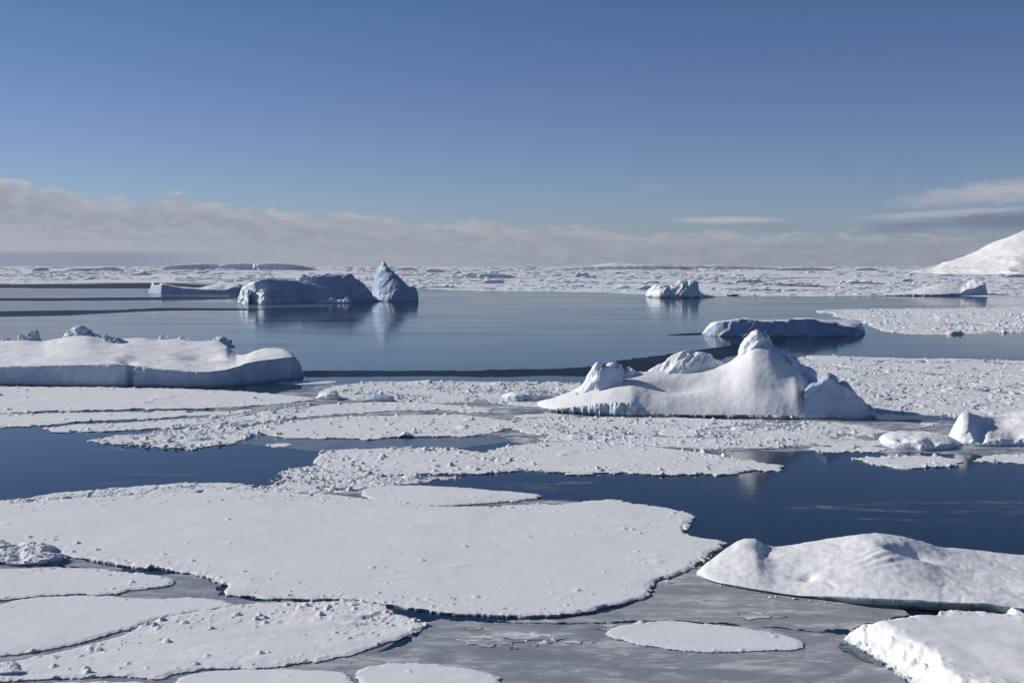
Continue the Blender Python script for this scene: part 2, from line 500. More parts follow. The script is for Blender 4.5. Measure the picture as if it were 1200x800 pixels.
def loft(sil, base=None, Y0=None, crest=5., back=5., cliff=None, lean=.4, nu=160, nc=10, ns=26, nb=10,
         g=lambda s: np.sin(s * math.pi / 2) ** .9, cn=(.25, 1.6), sn=(.12, 2.5), flute=0., seed=1, post=None, rdir=None, taper=0.,
         low=-.8, fine=0., notch=.3, facet=None, facet_cliff=False):
    sil = np.asarray(sil, float)
    U = np.linspace(sil[0, 0], sil[-1, 0], nu)
    if Y0 is None:
        Yf = dist(I(base, U))
    else:
        Yf = np.full(nu, float(Y0)) if np.isscalar(Y0) else I(Y0, U)
    cr = np.full(nu, float(crest)) if np.isscalar(crest) else I(crest, U)
    bk = np.full(nu, float(back)) if np.isscalar(back) else I(back, U)
    if taper > 0:
        t = np.linspace(-1, 1, nu); e = np.sqrt(np.clip(1 - np.abs(t) ** taper, .03, 1)); cr = cr * e; bk = bk * e
    Yc = Yf + cr
    zc = np.maximum(zray(I(sil, U), Yc), .03)
    zl = np.zeros(nu) + .02 if cliff is None else np.maximum(zray(I(cliff, U), Yf), .02)
    rows = []; kind = []
    rows.append((Yf + notch, np.full(nu, low))); kind.append(0)
    for k in range(nc):
        t = k / (nc - 1)
        zz = zl * t - .12 * (1 - t)
        rows.append((Yf + lean * zl * t + notch * np.clip(1 - zz / (notch * 1.2), 0, 1) ** 1.5, zz)); kind.append(0)
    Yl = Yf + lean * zl; Yl = np.minimum(Yl, Yc - .02)
    for k in range(1, ns + 1):
        t = k / ns
        rows.append((Yl + (Yc - Yl) * t, zl + (zc - zl) * g(t))); kind.append(1)
    for k in range(1, nb + 1):
        t = k / nb
        rows.append((Yc + bk * t, zc * (1 - t ** 1.6) - .1 * t)); kind.append(2)
    rows.append((Yc + bk + .05, np.full(nu, low))); kind.append(2)
    Yg = np.stack([r[0] for r in rows], 1); Zg = np.stack([r[1] for r in rows], 1)
    Ug = np.repeat(U[:, None], Yg.shape[1], 1)
    Xg = xat(Ug, Yg, Zg)
    kind = np.array(kind)
    V = np.stack([Xg, Yg, Zg], -1)
    if post is not None:
        V = post(V, Ug, kind)
    du = np.gradient(V, axis=0); dv = np.gradient(V, axis=1)
    N = np.cross(du, dv); N /= np.maximum(np.linalg.norm(N, axis=-1, keepdims=True), 1e-9)
    x, y, z = V[..., 0], V[..., 1], V[..., 2]
    wc = (kind == 0).astype(float)[None, :]
    w = np.linspace(0, 1, len(kind))
    if rdir:
        a, b = math.cos(rdir), math.sin(rdir)
        x2 = x * a + z * b; z2 = (-x * b + z * a)
        dsn = sn[0] * ridged(x2 / (sn[1] * 2.6), y / sn[1] * .7, z2 / (sn[1] * .7), 4, seed)
    else:
        dsn = sn[0] * fbm(x / sn[1], y / sn[1], z / sn[1], 4, seed)
    dc = cn[0] * (ridged(x / cn[1], y / cn[1], z / cn[1], 4, seed + 5) * .8)
    if flute > 0:
        dc = dc + flute * (ridged(x / .9, y / .9, z / 5, 2, seed + 7))
    dsn = dsn * np.clip(zc / (2.5 * max(sn[0], .01)), 0, 1)[:, None]
    d = dc * wc + dsn * (1 - wc)
    if fine > 0:
        d = d + fine * fbm(x / (sn[1] * .22), y / (sn[1] * .22), z / (sn[1] * .22), 3, seed + 70)
    if facet:
        fa, fs = facet
        xr = x * .8 + z * .6; zr = (-x * .6 + z * .8)
        xr = xr + fs * .25 * fbm(x / fs, y / fs, z / fs, 2, seed + 80)
        for am, sc_, sd_ in ((fa, fs, 90), (fa * .45, fs * .42, 91)):
            f1, f2, rid, ox, oy = cells(xr / (sc_ * 1.7) + 40, (zr + y * .5) / sc_ + 40, seed + sd_)
            r2 = (rid * 7.3) % 1; r3 = (rid * 12.7) % 1
            d = d + am * (1.5 * (ox * (r2 - .5) + oy * (r3 - .5)) + .35 * (rid - .5)) * sstep(0, .12, f2 - f1) * (wc if facet_cliff else 1.)
    wet = np.clip((z + .3) / .5, .15, 1)
    V = V + N * (d * wet)[..., None]
    return V, kind


def loft_faces(V, kind, rows=None):
    nu, nv = V.shape[:2]
    idx = np.arange(nu * nv).reshape(nu, nv)
    q = np.stack([idx[:-1, :-1], idx[1:, :-1], idx[1:, 1:], idx[:-1, 1:]], -1)
    if rows is not None:
        q = q[:, rows]
    return q.reshape(-1, 4)


def berg(name, label, V, kind, cat='iceberg', mats=('berg_snow', 'cliff_ice'), group=None, split=True, pn=('snow_cover', 'ice_cliff'), kindtag=None):
    cx, cy = V[..., 0].mean(), V[..., 1].min()
    org = (cx, cy, 0.)
    Vf = V.reshape(-1, 3)
    k = kind[:-1]
    if split:
        r = empty(name, org)
        mk(pn[1], Vf, loft_faces(V, kind, k == 0), mats[1], r, org)
        mk(pn[0], Vf, loft_faces(V, kind, k > 0), mats[0], r, org)
    else:
        r = mk(name, Vf, loft_faces(V, kind), mats[0], None, org)
    if kindtag:
        return tag(r, kind=kindtag)
    return tag(r, label, cat, group)


def add_part(root, name, V, kind, mat):
    return mk(name, V.reshape(-1, 3), loft_faces(V, kind), mat, root, tuple(root.location))


# ================================================================ WATER
def water_plane():
    # ring mesh out to 30 km
    n = 96; rad = [0.5, 40, 120, 300, 700, 1500, 3000, 6000, 12000, 22000]
    V = []; Q = []
    for r in rad:
        for k in range(n):
            a = 2 * math.pi * k / n
            V.append((r * math.cos(a), r * math.sin(a), 0))
    for i in range(len(rad) - 1):
        for k in range(n):
            k2 = (k + 1) % n
            Q.append((i * n + k, (i + 1) * n + k, (i + 1) * n + k2, i * n + k2))
    tag(mk('water', V, Q, 'water'), kind='structure')


water_plane()

# wind-ruffled dark bands on the calm bay
for i, (pl, ed) in enumerate([
    ([(-80, 332.6), (60, 333.4), (178, 331.2), (230, 333), (282, 336), (282, 338.5), (178, 338.2), (60, 338), (-80, 337)], 6),
    ([(-80, 349), (60, 349.4), (150, 348.2), (262, 347.8), (282, 350), (230, 351.4), (120, 352.2), (30, 353), (-80, 352)], 3),
    ([(-80, 366), (40, 364), (130, 363), (190, 360.4), (310, 361.5), (316, 363.4), (200, 363.8), (130, 366.4), (60, 370.6), (-80, 371.4)], 2.5),
    ([(345, 434), (430, 434.5), (560, 434.2), (690, 431), (730, 421), (800, 413), (860, 404), (905, 398), (930, 397), (905, 408), (850, 420), (790, 430), (730, 440), (690, 441), (640, 439.5), (580, 442), (500, 440.8), (400, 441.5), (345, 442)], 1.2),
    ([(776, 393), (800, 390.6), (828, 389.8), (828, 392), (800, 393.2)], .6),
]):
    sheet('ruffled_water', pl, 'ruffled', .012, ed, 50 + i, maxn=16000)

# thin grey new ice and slush
for i, (pl, mt, ed, z) in enumerate([
    ([(392, 820), (380, 792), (400, 778), (470, 757), (497, 738), (500, 726), (520, 726), (600, 730), (668, 731), (740, 730), (820, 731), (900, 735), (960, 741), (1000, 742), (1010, 752), (1050, 790), (1100, 830)], 'nilas', .3, .008),
    ([(560, 727), (640, 727), (690, 721), (740, 709), (765, 699), (772, 684), (790, 671), (830, 660), (860, 675), (900, 692), (980, 700), (1060, 712), (1065, 722), (1010, 730), (985, 738), (940, 737), (880, 732), (800, 726), (730, 727), (640, 730)], 'grey_slush', .35, .016),
    ([(-60, 772), (0, 765), (60, 756), (120, 742), (165, 726), (185, 722), (165, 738), (150, 748), (60, 768), (-60, 795)], 'nilas', .2, .008),
    ([(60, 648), (90, 654), (125, 662), (150, 668), (120, 668), (60, 662)], 'nilas', .2, .008),
    ([(140, 690), (190, 670), (250, 676), (262, 690), (252, 702), (190, 704), (140, 704)], 'nilas', .2, .008),
    ([(195, 795), (260, 783), (350, 781), (420, 765), (465, 752), (420, 772), (400, 784), (300, 800), (195, 804)], 'nilas', .2, .012),
    ([(370, 572), (400, 562), (440, 570), (480, 576), (420, 590), (395, 584)], 'slush', .3, .008),
    ([(470, 592), (540, 590), (600, 586), (660, 585), (690, 588), (675, 600), (600, 602), (520, 600)], 'slush', .3, .008),
    ([(560, 490), (640, 484), (760, 489), (900, 492), (1040, 490), (1130, 494), (1260, 496), (1260, 540), (1130, 535), (1000, 528), (900, 530), (760, 526), (620, 521), (560, 515)], 'slush', .8, .008),
    ([(320, 462), (400, 447), (520, 452), (640, 466), (660, 480), (560, 492), (420, 492), (300, 496), (220, 502), (180, 498), (240, 484)], 'slush', .7, .008),
    ([(240, 515), (300, 505), (400, 512), (480, 516), (580, 510), (620, 516), (520, 528), (420, 531), (330, 526)], 'pale_film', .9, .006),
    ([(-60, 650), (0, 645), (80, 656), (60, 668), (-60, 672)], 'nilas', .2, .008),
]):
    sheet('thin_ice', pl, mt, .004 + .001 * i, ed, 80 + i, maxn=14000)
for i, pl in enumerate([[(526, 737), (545, 735), (566, 737), (545, 739)], [(540, 750), (575, 745), (610, 747), (625, 752), (590, 757), (560, 755)], [(560, 746), (600, 741), (640, 744), (655, 749), (610, 751)],
                        [(690, 736), (715, 733), (735, 735), (712, 738)], [(650, 752), (690, 749), (730, 753), (690, 756)], [(470, 745), (495, 742), (505, 745), (485, 748)], [(580, 733), (620, 732), (640, 734), (600, 736)], [(850, 722), (900, 720), (930, 723), (890, 725)]]):
    sheet('thin_ice', pl, 'white_slush', .03 + .001 * i, .5, 150 + i, wob=1.6)
sheet('thin_ice', [(-70, 660), (60, 662), (200, 678), (270, 700), (420, 708), (470, 716), (490, 735), (400, 790), (300, 840), (-70, 850)], 'nilas', .003, .3, 170)
sheet('thin_ice', [(984, 757), (996, 755), (1014, 764), (1034, 778), (1044, 788), (1028, 781), (1006, 772), (992, 764)], 'teal', .05, .35, 160, wob=1.4)
sheet('frazil_ice', [(500, 560), (640, 558), (760, 560), (900, 557), (1010, 556), (1200, 560), (1200, 650), (1000, 622), (930, 634), (840, 640), (860, 610), (780, 592), (640, 572), (520, 568)], 'frazil', .012, .4, 161)
sheet('frazil_ice', [(-70, 510), (60, 512), (200, 532), (330, 540), (360, 552), (300, 566), (160, 572), (-70, 586)], 'frazil', .012, .4, 162)
sheet('thin_ice', [(-80, 338.6), (60, 339), (176, 339), (282, 341), (282, 346), (120, 347.2), (-80, 347.6)], 'pale_film', .006, 5, 140)
sheet('thin_ice', [(-80, 353.4), (60, 354), (250, 353), (430, 358), (250, 362), (60, 362), (-80, 363)], 'pale_film', .006, 3, 141)

# ================================================================ FLOES (nearest first)
floe('ice_floe', 'very large smooth snow-covered floe filling the middle foreground, cracked along its lower rim',
     [(-70, 590), (0, 593), (100, 584), (230, 578), (330, 578), (400, 581), (436, 587), (480, 592.5), (560, 595), (620, 592), (660, 592.5), (688, 588.5), (720, 587), (752, 592), (800, 600), (817, 605), (808, 614), (800, 622), (808, 630),
      (853, 635), (848, 645), (825, 653), (816, 661), (800, 668), (787, 672), (771, 681), (763, 690), (762, 699), (733, 707), (700, 716), (667, 723), (617, 724), (550, 721), (493, 715), (455, 709), (400, 704), (333, 703),
      (283, 702), (256, 698), (262, 686), (247, 679), (200, 671), (143, 664), (113, 658), (77, 650), (20, 640), (-70, 640)],
     free=.6, edge=.28, seed=11, rub=.42, rubh=.32, rubw=2.6, und=.06, maxn=300000, inner=.04, group='smooth floes of the foreground')
floe('ice_floe', 'narrow smooth floe at the left edge, between the rubble berg and a curved crack',
     [(-70, 668), (60, 666), (113, 667), (150, 671), (187, 675), (206, 680), (201, 687), (175, 690), (150, 693), (133, 699), (83, 697), (33, 700), (-70, 714)], free=.45, edge=.14, seed=12, rub=.35, rubh=.35, rubw=1.0, group='smooth floes of the foreground')
floe('ice_floe', 'smooth wedge-shaped floe at the left edge below the curved crack, bordered by a grey lead',
     [(-70, 715), (0, 710), (33, 701.5), (85, 698.5), (135, 701), (180, 702.5), (235, 700), (262, 704.5), (285, 711), (235, 718), (195, 723), (170, 730), (145, 739), (98, 754), (50, 764), (0, 769), (-70, 776)], free=.45, edge=.16, seed=13, rub=.3, rubh=.3, rubw=1.0, group='smooth floes of the foreground')
floe('ice_floe', 'rough rubbly floe in the lower left with scattered ridges and a ragged right rim',
     [(-70, 790), (0, 779), (60, 767), (120, 753), (150, 743), (168, 732), (190, 724), (240, 716), (300, 706.5), (400, 705.5), (449, 706.5), (458, 718), (490, 728), (497, 732), (482, 744), (455, 754), (420, 765), (390, 773), (350, 781), (290, 785), (230, 786), (200, 791), (190, 796), (150, 794), (60, 797), (-70, 803)],
     free=.4, edge=.2, seed=14, rub=.95, rubh=.5, rubw=2.2, inner=.8, maxn=260000, und=.12, group='smooth floes of the foreground')
floe('ice_floe', 'smooth floe cut off by the bottom edge, just left of a dark notch',
     [(203, 798), (240, 788), (300, 784), (370, 786), (404, 789), (412, 798), (420, 850), (190, 850)], free=.4, edge=.12, seed=15, rub=.3, rubh=.25, rubw=.8, group='smooth floes of the foreground')
floe('ice_floe', 'small floe with a single snow bump at the bottom edge, right of a dark notch',
     [(414, 794), (425, 782), (470, 778), (530, 780), (570, 787), (585, 800), (575, 830), (430, 830)], free=.4, edge=.14, seed=16, rub=.4, rubh=.3, rubw=.9, group='smooth floes of the foreground')
floe('ice_floe', 'long thin snow strip along the very bottom left edge of the picture',
     [(-70, 812), (30, 801), (110, 799), (190, 800), (190, 850), (-70, 850)], free=.4, edge=.12, seed=17, rub=.3, rubh=.25, group='smooth floes of the foreground')
floe('ice_floe', 'pale lens-shaped floe lying alone in grey thin ice below the dark crack, lower centre right',
     [(703, 742), (730, 732), (790, 728), (860, 735), (920, 744), (943, 752), (940, 762), (900, 764), (850, 765), (800, 763), (760, 758), (720, 750)], free=.35, edge=.12, seed=18, rub=.4, rubh=.25, rubw=.8, group='smooth floes of the foreground')
floe('ice_floe', 'thin tongue-shaped floe resting against the far rim of the very large smooth floe',
     [(421, 577), (440, 571), (467, 569), (533, 572), (600, 577), (635, 581), (625, 586), (590, 589), (540, 593), (477, 594), (440, 588)], free=.5, edge=.16, seed=19, rub=.5, rubh=.35, rubw=1.2, group='floes of the middle distance')
floe('ice_floe', 'bright smooth pointed floe in the middle, ending in a rubbly tip beside dark open water',
     [(566, 535), (585, 525), (640, 518), (700, 519.5), (760, 523.5), (820, 530.5), (865, 538), (920, 546.5), (912, 551), (865, 554), (820, 557.5), (760, 556.5), (690, 555), (640, 554), (600, 548)], free=.55, edge=.3, seed=20, rub=.6, rubh=.5, rubw=3, group='floes of the middle distance')
floe('ice_floe', 'rubbly floe left of the bright pointed floe, its surface broken by small blocks',
     [(366, 541), (376, 530), (410, 526), (470, 525), (530, 526.5), (575, 533), (600, 545), (612, 552), (560, 557), (520, 555), (470, 556), (420, 558), (390, 552)], free=.5, edge=.3, seed=21, rub=.8, rubh=.55, rubw=5, inner=.4, lsize=1.1, group='floes of the middle distance')
floe('ice_floe', 'long smooth floe right under the shaded cliff of the flat-topped berg on the left',
     [(-70, 453), (0, 453.5), (100, 454), (200, 455), (270, 457.5), (320, 461), (355, 465), (366, 468), (340, 473), (300, 475), (250, 479), (150, 481), (50, 483), (-70, 485)], free=.5, edge=.5, seed=22, rub=.35, rubh=.5, rubw=3, group='floes of the middle distance')
floe('ice_floe', 'flat floe with a thin ridge between the long smooth floe and dark water at left',
     [(-70, 486.5), (0, 486), (60, 483.5), (180, 482.5), (260, 482), (300, 481), (265, 487), (160, 492), (100, 496), (60, 500), (0, 502), (-70, 503)], free=.45, edge=.4, seed=23, rub=.35, rubh=.5, rubw=2, group='floes of the middle distance')
floe('ice_floe', 'narrow streak-like floe reaching right from the left edge water into the rubble',
     [(42, 501), (100, 498.5), (170, 494), (250, 489), (310, 486), (340, 487), (300, 493), (230, 498), (170, 503), (120, 506), (70, 505)], free=.4, edge=.35, seed=24, rub=.6, rubh=.5, rubw=3, inner=.2, group='floes of the middle distance')
floe('ice_floe', 'rubbly low floe bordering the dark pool at left, dark blocks along its rim',
     [(104, 517), (150, 510), (210, 503), (260, 499), (300, 503), (285, 511), (262, 520), (225, 527), (180, 525), (130, 520)], free=.4, edge=.35, seed=25, rub=.9, rubh=.6, rubw=4, inner=.4, group='floes of the middle distance')
floe('ice_floe', 'broad flat floe in the centre with faint pressure ridges, above a narrow dark channel',
     [(285, 505), (300, 498), (350, 493), (400, 490), (480, 487), (540, 486), (585, 491), (617, 498), (592, 503), (575, 508), (550, 512.5), (510, 513), (470, 513), (430, 516), (380, 515), (330, 512)], free=.5, edge=.4, seed=26, rub=.6, rubh=.5, rubw=4, inner=.25, group='floes of the middle distance')
floe('ice_floe', 'flat floe behind the broad central floe, in front of a low dark lump',
     [(300, 490), (345, 482.5), (370, 475.5), (430, 471.5), (500, 471), (545, 475), (592, 479.5), (570, 483.5), (520, 482.5), (460, 483), (400, 486), (350, 490), (310, 494)], free=.45, edge=.4, seed=27, rub=.6, rubh=.5, rubw=4, inner=.2, group='floes of the middle distance')
floe('ice_floe', 'flat floe touching the waterline in front of the peaked iceberg',
     [(640, 491), (700, 489.5), (760, 490), (830, 491), (885, 494), (870, 499), (800, 504), (720, 503), (660, 500), (630, 496)], free=.3, edge=.4, seed=28, rub=.7, rubh=.5, rubw=4, inner=.3, group='floes of the middle distance')
floe('ice_floe', 'long rubble-strewn floe edging the dark water below the peaked iceberg',
     [(620, 515), (660, 508), (760, 511), (860, 514), (915, 516), (940, 521), (905, 526), (830, 527), (760, 523.5), (690, 520), (640, 518)], free=.35, edge=.4, seed=29, rub=.8, rubh=.5, rubw=4, inner=.4, group='floes of the middle distance')
floe('ice_floe', 'jagged small floe alone in dark water below the low rounded berg on the right',
     [(1003, 538), (1025, 536), (1040, 534), (1100, 536), (1124, 540), (1116, 545), (1060, 549), (1020, 544)], free=.45, edge=.25, seed=30, rub=.7, rubh=.45, rubw=2, group='small floes on the right')
floe('ice_floe', 'flat snow-covered floe cut off by the right edge below the rounded berg',
     [(1145, 540), (1160, 533), (1200, 531), (1270, 529), (1270, 549), (1200, 544), (1165, 541)], free=.4, edge=.25, seed=31, rub=.6, rubh=.4, rubw=2, group='small floes on the right')
for lab, pl, sd in [
    ('thin bright sliver of floe just left of the low rounded berg, nearest the open water', [(950, 526), (975, 522), (1003, 524), (1000, 528), (965, 531)], 32),
    ('bright elongated floe left of the low rounded berg, between two slivers', [(958, 519), (1000, 516), (1031, 517), (1030, 522), (990, 523), (960, 522)], 33),
    ('small floe scrap below the shaded block of the peaked iceberg', [(985, 505), (1020, 503), (1045, 506), (1010, 509), (988, 508)], 34),
    ('tiny pale floe touching the left end of the low rounded berg', [(1003, 526), (1020, 523), (1036, 526), (1030, 530), (1010, 530)], 35),
    ('short floe under the cream slope at the right end of the peaked iceberg', [(870, 508), (910, 505), (960, 508), (980, 512), (920, 514), (880, 512)], 36),
    ('floe scrap between the peaked iceberg and the rounded berg at the right edge', [(1070, 496), (1100, 493), (1118, 496), (1100, 500), (1078, 500)], 37)]:
    floe('ice_floe', lab, pl, free=.3, edge=.25, seed=sd, rub=.6, rubh=.35, rubw=1.5, parts=False, mat='rough_snow', group='small floes on the right')
for lab, pl, sd in [
    ('thin strip of floe beside the right end of the flat-topped left berg', [(322, 449), (345, 446.5), (390, 447), (385, 449.5), (350, 451)], 38),
    ('tiny floe flake drifting in the dark channel left of centre', [(316, 521.5), (328, 520), (340, 521), (335, 523.5), (322, 524)], 39),
    ('flat patch of floe between the thin strip and the bright tilted block', [(395, 453), (430, 449), (500, 449), (520, 452), (460, 455), (410, 456)], 40)]:
    floe('ice_floe', lab, pl, free=.3, edge=.3, seed=sd, rub=.5, rubh=.3, parts=False, mat='rough_snow', group='floe scraps on the left')

# ================================================================ BRASH FIELDS
brash('brash_ice', 'broad band of white brash ice running right from the peaked iceberg to the frame edge',
      [(905, 430), (935, 416.5), (1000, 418), (1100, 420.5), (1270, 424), (1270, 497), (1130, 489), (1080, 486), (1030, 485), (1000, 478), (940, 470)], 2.0, 101, 1.0, .22, .5, 260000, 0.27, .5, .05)
brash('brash_ice', 'distant spit of brash ice behind the flat shaded berg on the right',
      [(953, 363.8), (1000, 362.8), (1100, 361.6), (1270, 361), (1270, 391), (1180, 389), (1140, 391.5), (1080, 392.3), (1040, 389), (1020, 384), (1015, 376), (980, 371), (965, 366)], 4.0, 102, .95, .4, 1.6, 200000, 0.3, .9, .08)
brash('brash_ice', 'rubble and small plates packed between the left floes and the peaked iceberg',
      [(372, 462), (395, 452), (450, 446.5), (560, 447), (640, 447), (690, 449), (720, 462), (640, 478), (600, 474), (545, 473), (480, 470), (420, 469), (380, 470)], 1.6, 103, .92, .22, .8, 200000, 0.36, .5, .06)
brash('brash_ice', 'slushy rubble strewn in front of the peaked iceberg',
      [(580, 490), (630, 484), (720, 490), (860, 492), (960, 494), (1030, 500), (1030, 515), (950, 522), (860, 521), (760, 517), (640, 512), (600, 503)], 1.5, 104, .85, .16, .9, 240000, 0.36, .4, .06)
brash('brash_ice', 'rubble in the corner of the dark pool above the very large smooth floe',
      [(300, 577), (335, 562), (325, 553), (345, 548), (378, 545), (400, 556), (480, 559), (560, 558), (500, 566), (430, 572), (390, 578)], 1.1, 105, .8, .2, .35, 160000, .7, .45, .08)
brash('brash_ice', 'thin fringe of slush and rubble along the far rim of the very large smooth floe',
      [(-70, 590), (0, 587), (60, 579), (150, 571), (230, 565), (300, 565), (335, 572), (340, 582), (230, 583), (100, 589), (0, 598)], .9, 106, .88, .18, .6, 140000, .6, .3, .06)
brash('brash_ice', 'broken ice strewn between the floes left of centre',
      [(200, 497), (270, 487), (330, 478), (372, 472), (372, 480), (330, 492), (290, 500), (250, 506), (210, 506)], 1.5, 107, .9, .2, .7, 140000, 0.42, .55, .1)
brash('brash_ice', 'faint crumbs of ice frozen into the grey thin ice at bottom centre',
      [(530, 748), (560, 744), (640, 742), (660, 750), (640, 757), (560, 757), (530, 754)], .5, 108, .62, .07, .3, 60000, .5, .12)

# ================================================================ FAR PACK ICE
def far_pack():
    low = [(-90, 331.5), (60, 332.5), (178, 330.8), (230, 331), (300, 334), (430, 336), (490, 338), (560, 341), (640, 342), (760, 345), (840, 347.2), (950, 347.4), (1060, 347), (1160, 347.5), (1290, 346.5)]
    U = np.linspace(-90, 1290, 700)
    yl = I(low, U)
    yl = yl + .9 * fbm(U / 40, U * 0, None, 4, 5) + .35 * fbm(U / 7, U * 0 + 3, None, 3, 6)
    nr = 70
    t = np.linspace(0, 1, nr) ** .8
    py = yl[:, None] * (1 - t[None]) + 312.0 * t[None]
    Y = dist(py); X = xat(U[:, None], Y)
    s = np.minimum(1, (Y - Y[:, :1]) / 30)
    zz = .08 + .5 * s + .5 * s * np.maximum(0, fbm(X / 90, Y / 220, None, 4, 8)) * np.clip(Y / 1200, .5, 3)
    idx = np.arange(700 * nr).reshape(700, nr)
    q = np.stack([idx[:-1, :-1], idx[1:, :-1], idx[1:, 1:], idx[:-1, 1:]], -1)
    # open leads: drop quads along dark thin bands
    cxq = (X[:-1, :-1] + X[1:, 1:]) / 2; cyq = (Y[:-1, :-1] + Y[1:, 1:]) / 2
    lead = ridged(cxq / 420, cyq / 260, None, 3, 77) + .3 * fbm(cxq / 60, cyq / 60, None, 2, 78)
    q = q[(lead < .74)]
    o = mk('pack_ice', np.stack([X, Y, zz], -1).reshape(-1, 3), q.reshape(-1, 4), 'far_snow')
    tag(o, 'endless white field of drifting pack ice reaching from the bay to the horizon', 'pack ice', kind='stuff')
    return low


low_line = far_pack()


def ico(sub):
    import bmesh
    bm = bmesh.new(); bmesh.ops.create_icosphere(bm, subdivisions=sub, radius=1)
    V = np.array([v.co[:] for v in bm.verts]); Fc = np.array([[v.index for v in f.verts] for f in bm.faces])
    bm.free(); return V, Fc


def boulder(sub, seed, flat=.7, cuts=11):
    r = np.random.default_rng(seed)
    V, Fc = ico(sub)
    for _ in range(cuts):
        n = r.normal(size=3); n /= np.linalg.norm(n)
        d = r.uniform(.45, .85); k = V @ n
        V = V - np.outer(np.maximum(k - d, 0), n)
    V = V * np.array([1, r.uniform(.6, .95), flat * r.uniform(.7, 1.1)])
    V[:, 2] += .35 * flat
    if sub > 1:
        d = .06 * fbm(V[:, 0] * 2.2, V[:, 1] * 2.2, V[:, 2] * 2.2, 3, seed)
        V = V * (1 + d[:, None])
    return V, Fc


T1 = [boulder(1, 200 + k, .6, 7) for k in range(10)]


def scatter(name, label, pts, sizes, mat='chunk', cat='ice rubble', flat=1.0, wide=1.0):
    VV = []; FF = []; off = 0
    for (x, y, z), s in zip(pts, sizes):
        V, Fc = T1[int(rng.integers(len(T1)))]
        a = rng.random() * 6.283; c, sn = math.cos(a), math.sin(a)
        W = V * np.array([s, s, s * flat * rng.uniform(.6, 1.2)])
        W = np.stack([W[:, 0] * c - W[:, 1] * sn, W[:, 0] * sn + W[:, 1] * c, W[:, 2]], 1) * np.array([wide * rng.uniform(.7, 1.3) if wide > 1 else 1., 1., 1.]) + np.array([x, y, z])
        VV.append(W); FF.append(Fc + off); off += len(V)
    return tag(mk(name, np.concatenate(VV), np.concatenate(FF), mat, smooth=False), label, cat, kind='stuff')


# hummocks of the far pack: far beyond counting
n = 16000
pu = rng.uniform(-80, 1280, n); lo = I(low_line, pu)
py = lo - 1.0 - (lo - 314.5) * rng.random(n) ** 1.1
Yd = dist(py); clump = vnoise(pu / 60, py / 3.2, None, 91) * .6 + vnoise(pu / 14, py / 1.1, None, 92) * .4
kp = clump > .43
pu, py, Yd, clump = pu[kp], py[kp], Yd[kp], clump[kp]
sz = (Yd / F) * (.55 + 3.0 * rng.random(len(pu)) ** 5 * 1.6 + 1.4 * np.clip(clump - .6, 0, 1) * 3)
scatter('pack_rubble', 'countless small hummocks and blocks standing up from the distant pack ice', np.stack([xat(pu, Yd), Yd, np.full(len(pu), .45)], 1), sz, 'far_snow', flat=.62, wide=1.7)

# small rubble between the floes
def poly_pts(poly, n, seed):
    r = np.random.default_rng(seed); p = np.asarray(poly, float)
    lo, hi = p.min(0), p.max(0); out = []
    while len(out) < n:
        c = r.uniform(lo, hi, (n * 3, 2))
        s = sdf(p, c[:, 0], c[:, 1])
        cl = vnoise(c[:, 0] / 25, c[:, 1] / 5, None, seed + 2)
        out += [tuple(v) for v in c[(s > 0) & (cl > r.uniform(.2, .75, len(c)))]]
    return np.array(out[:n])


rub = []; rs = []
for poly, n, a, b, z in [
    ([(935, 418), (1270, 424), (1270, 494), (1030, 484)], 900, .12, .45, .12),
    ([(965, 364), (1270, 362), (1270, 390), (1060, 390), (1010, 376)], 700, .3, 1.0, .2),
    ([(380, 462), (450, 447), (690, 449), (640, 476), (420, 469)], 600, .1, .4, .12),
    ([(600, 490), (960, 494), (1030, 505), (930, 525), (640, 514)], 700, .1, .38, .1),
    ([(300, 576), (335, 550), (390, 548), (560, 558), (430, 572)], 420, .07, .28, .1),
    ([(110, 520), (250, 487), (372, 472), (330, 500), (270, 522), (200, 527)], 420, .1, .4, .2),
    ([(-60, 590), (230, 570), (330, 574), (230, 580)], 260, .06, .2, .08),
]:
    p = poly_pts(poly, n, n)
    x, y = ground(p[:, 0], p[:, 1])
    rub.append(np.stack([x, y, np.full(n, z)], 1)); rs.append(a + (b - a) * rng.random(n) ** 3)
scatter('ice_rubble', 'crumbs of broken ice littering the brash fields and floe rims', np.concatenate(rub), np.concatenate(rs), 'chunk')

# ================================================================ BERGS
# --- peaked iceberg
def post_main(V, U, kind):
    z = V[..., 2]; sl = (kind == 1)[None, :]
    row = np.linspace(0, 1, V.shape[1])[None, :]
    d = .7 * np.exp(-((U - 800) / 35) ** 2 - ((row - .52) / .10) ** 2) + .5 * np.exp(-((U - 905) / 20) ** 2 - ((row - .4) / .1) ** 2)
    d -= .55 * np.exp(-((U - 935) / 9) ** 2 - ((row - .45) / .2) ** 2)
    V[..., 2] = z - d * sl
    return V


V, k = loft([(628, 474), (650, 466), (675, 457), (700, 448), (722, 441), (745, 436.5), (775, 434), (810, 432.5), (840, 429), (856, 423), (870, 411), (884, 402), (898, 406), (918, 420), (940, 441), (954, 462), (961, 484), (964, 490)],
            [(628, 475), (640, 480), (660, 483), (700, 486), (745, 488), (800, 488.5), (860, 489.5), (920, 491), (955, 491.2), (964, 490.8)],
            crest=[(628, 1.2), (660, 5), (720, 8), (800, 8.5), (900, 7.5), (952, 5), (964, 1.5)], back=9,
            cliff=[(628, 474.5), (645, 479), (665, 478.5), (690, 476), (715, 473.5), (738, 474), (752, 481), (770, 486), (860, 488), (955, 489.4), (964, 490.2)],
            lean=.25, nu=420, nc=14, ns=60, nb=14, g=lambda s: s ** .8 * .5 + .5 * np.sin(s * math.pi / 2), cn=(.22, 1.4), flute=.38, sn=(.15, 3.6), seed=301, post=post_main, fine=.03)
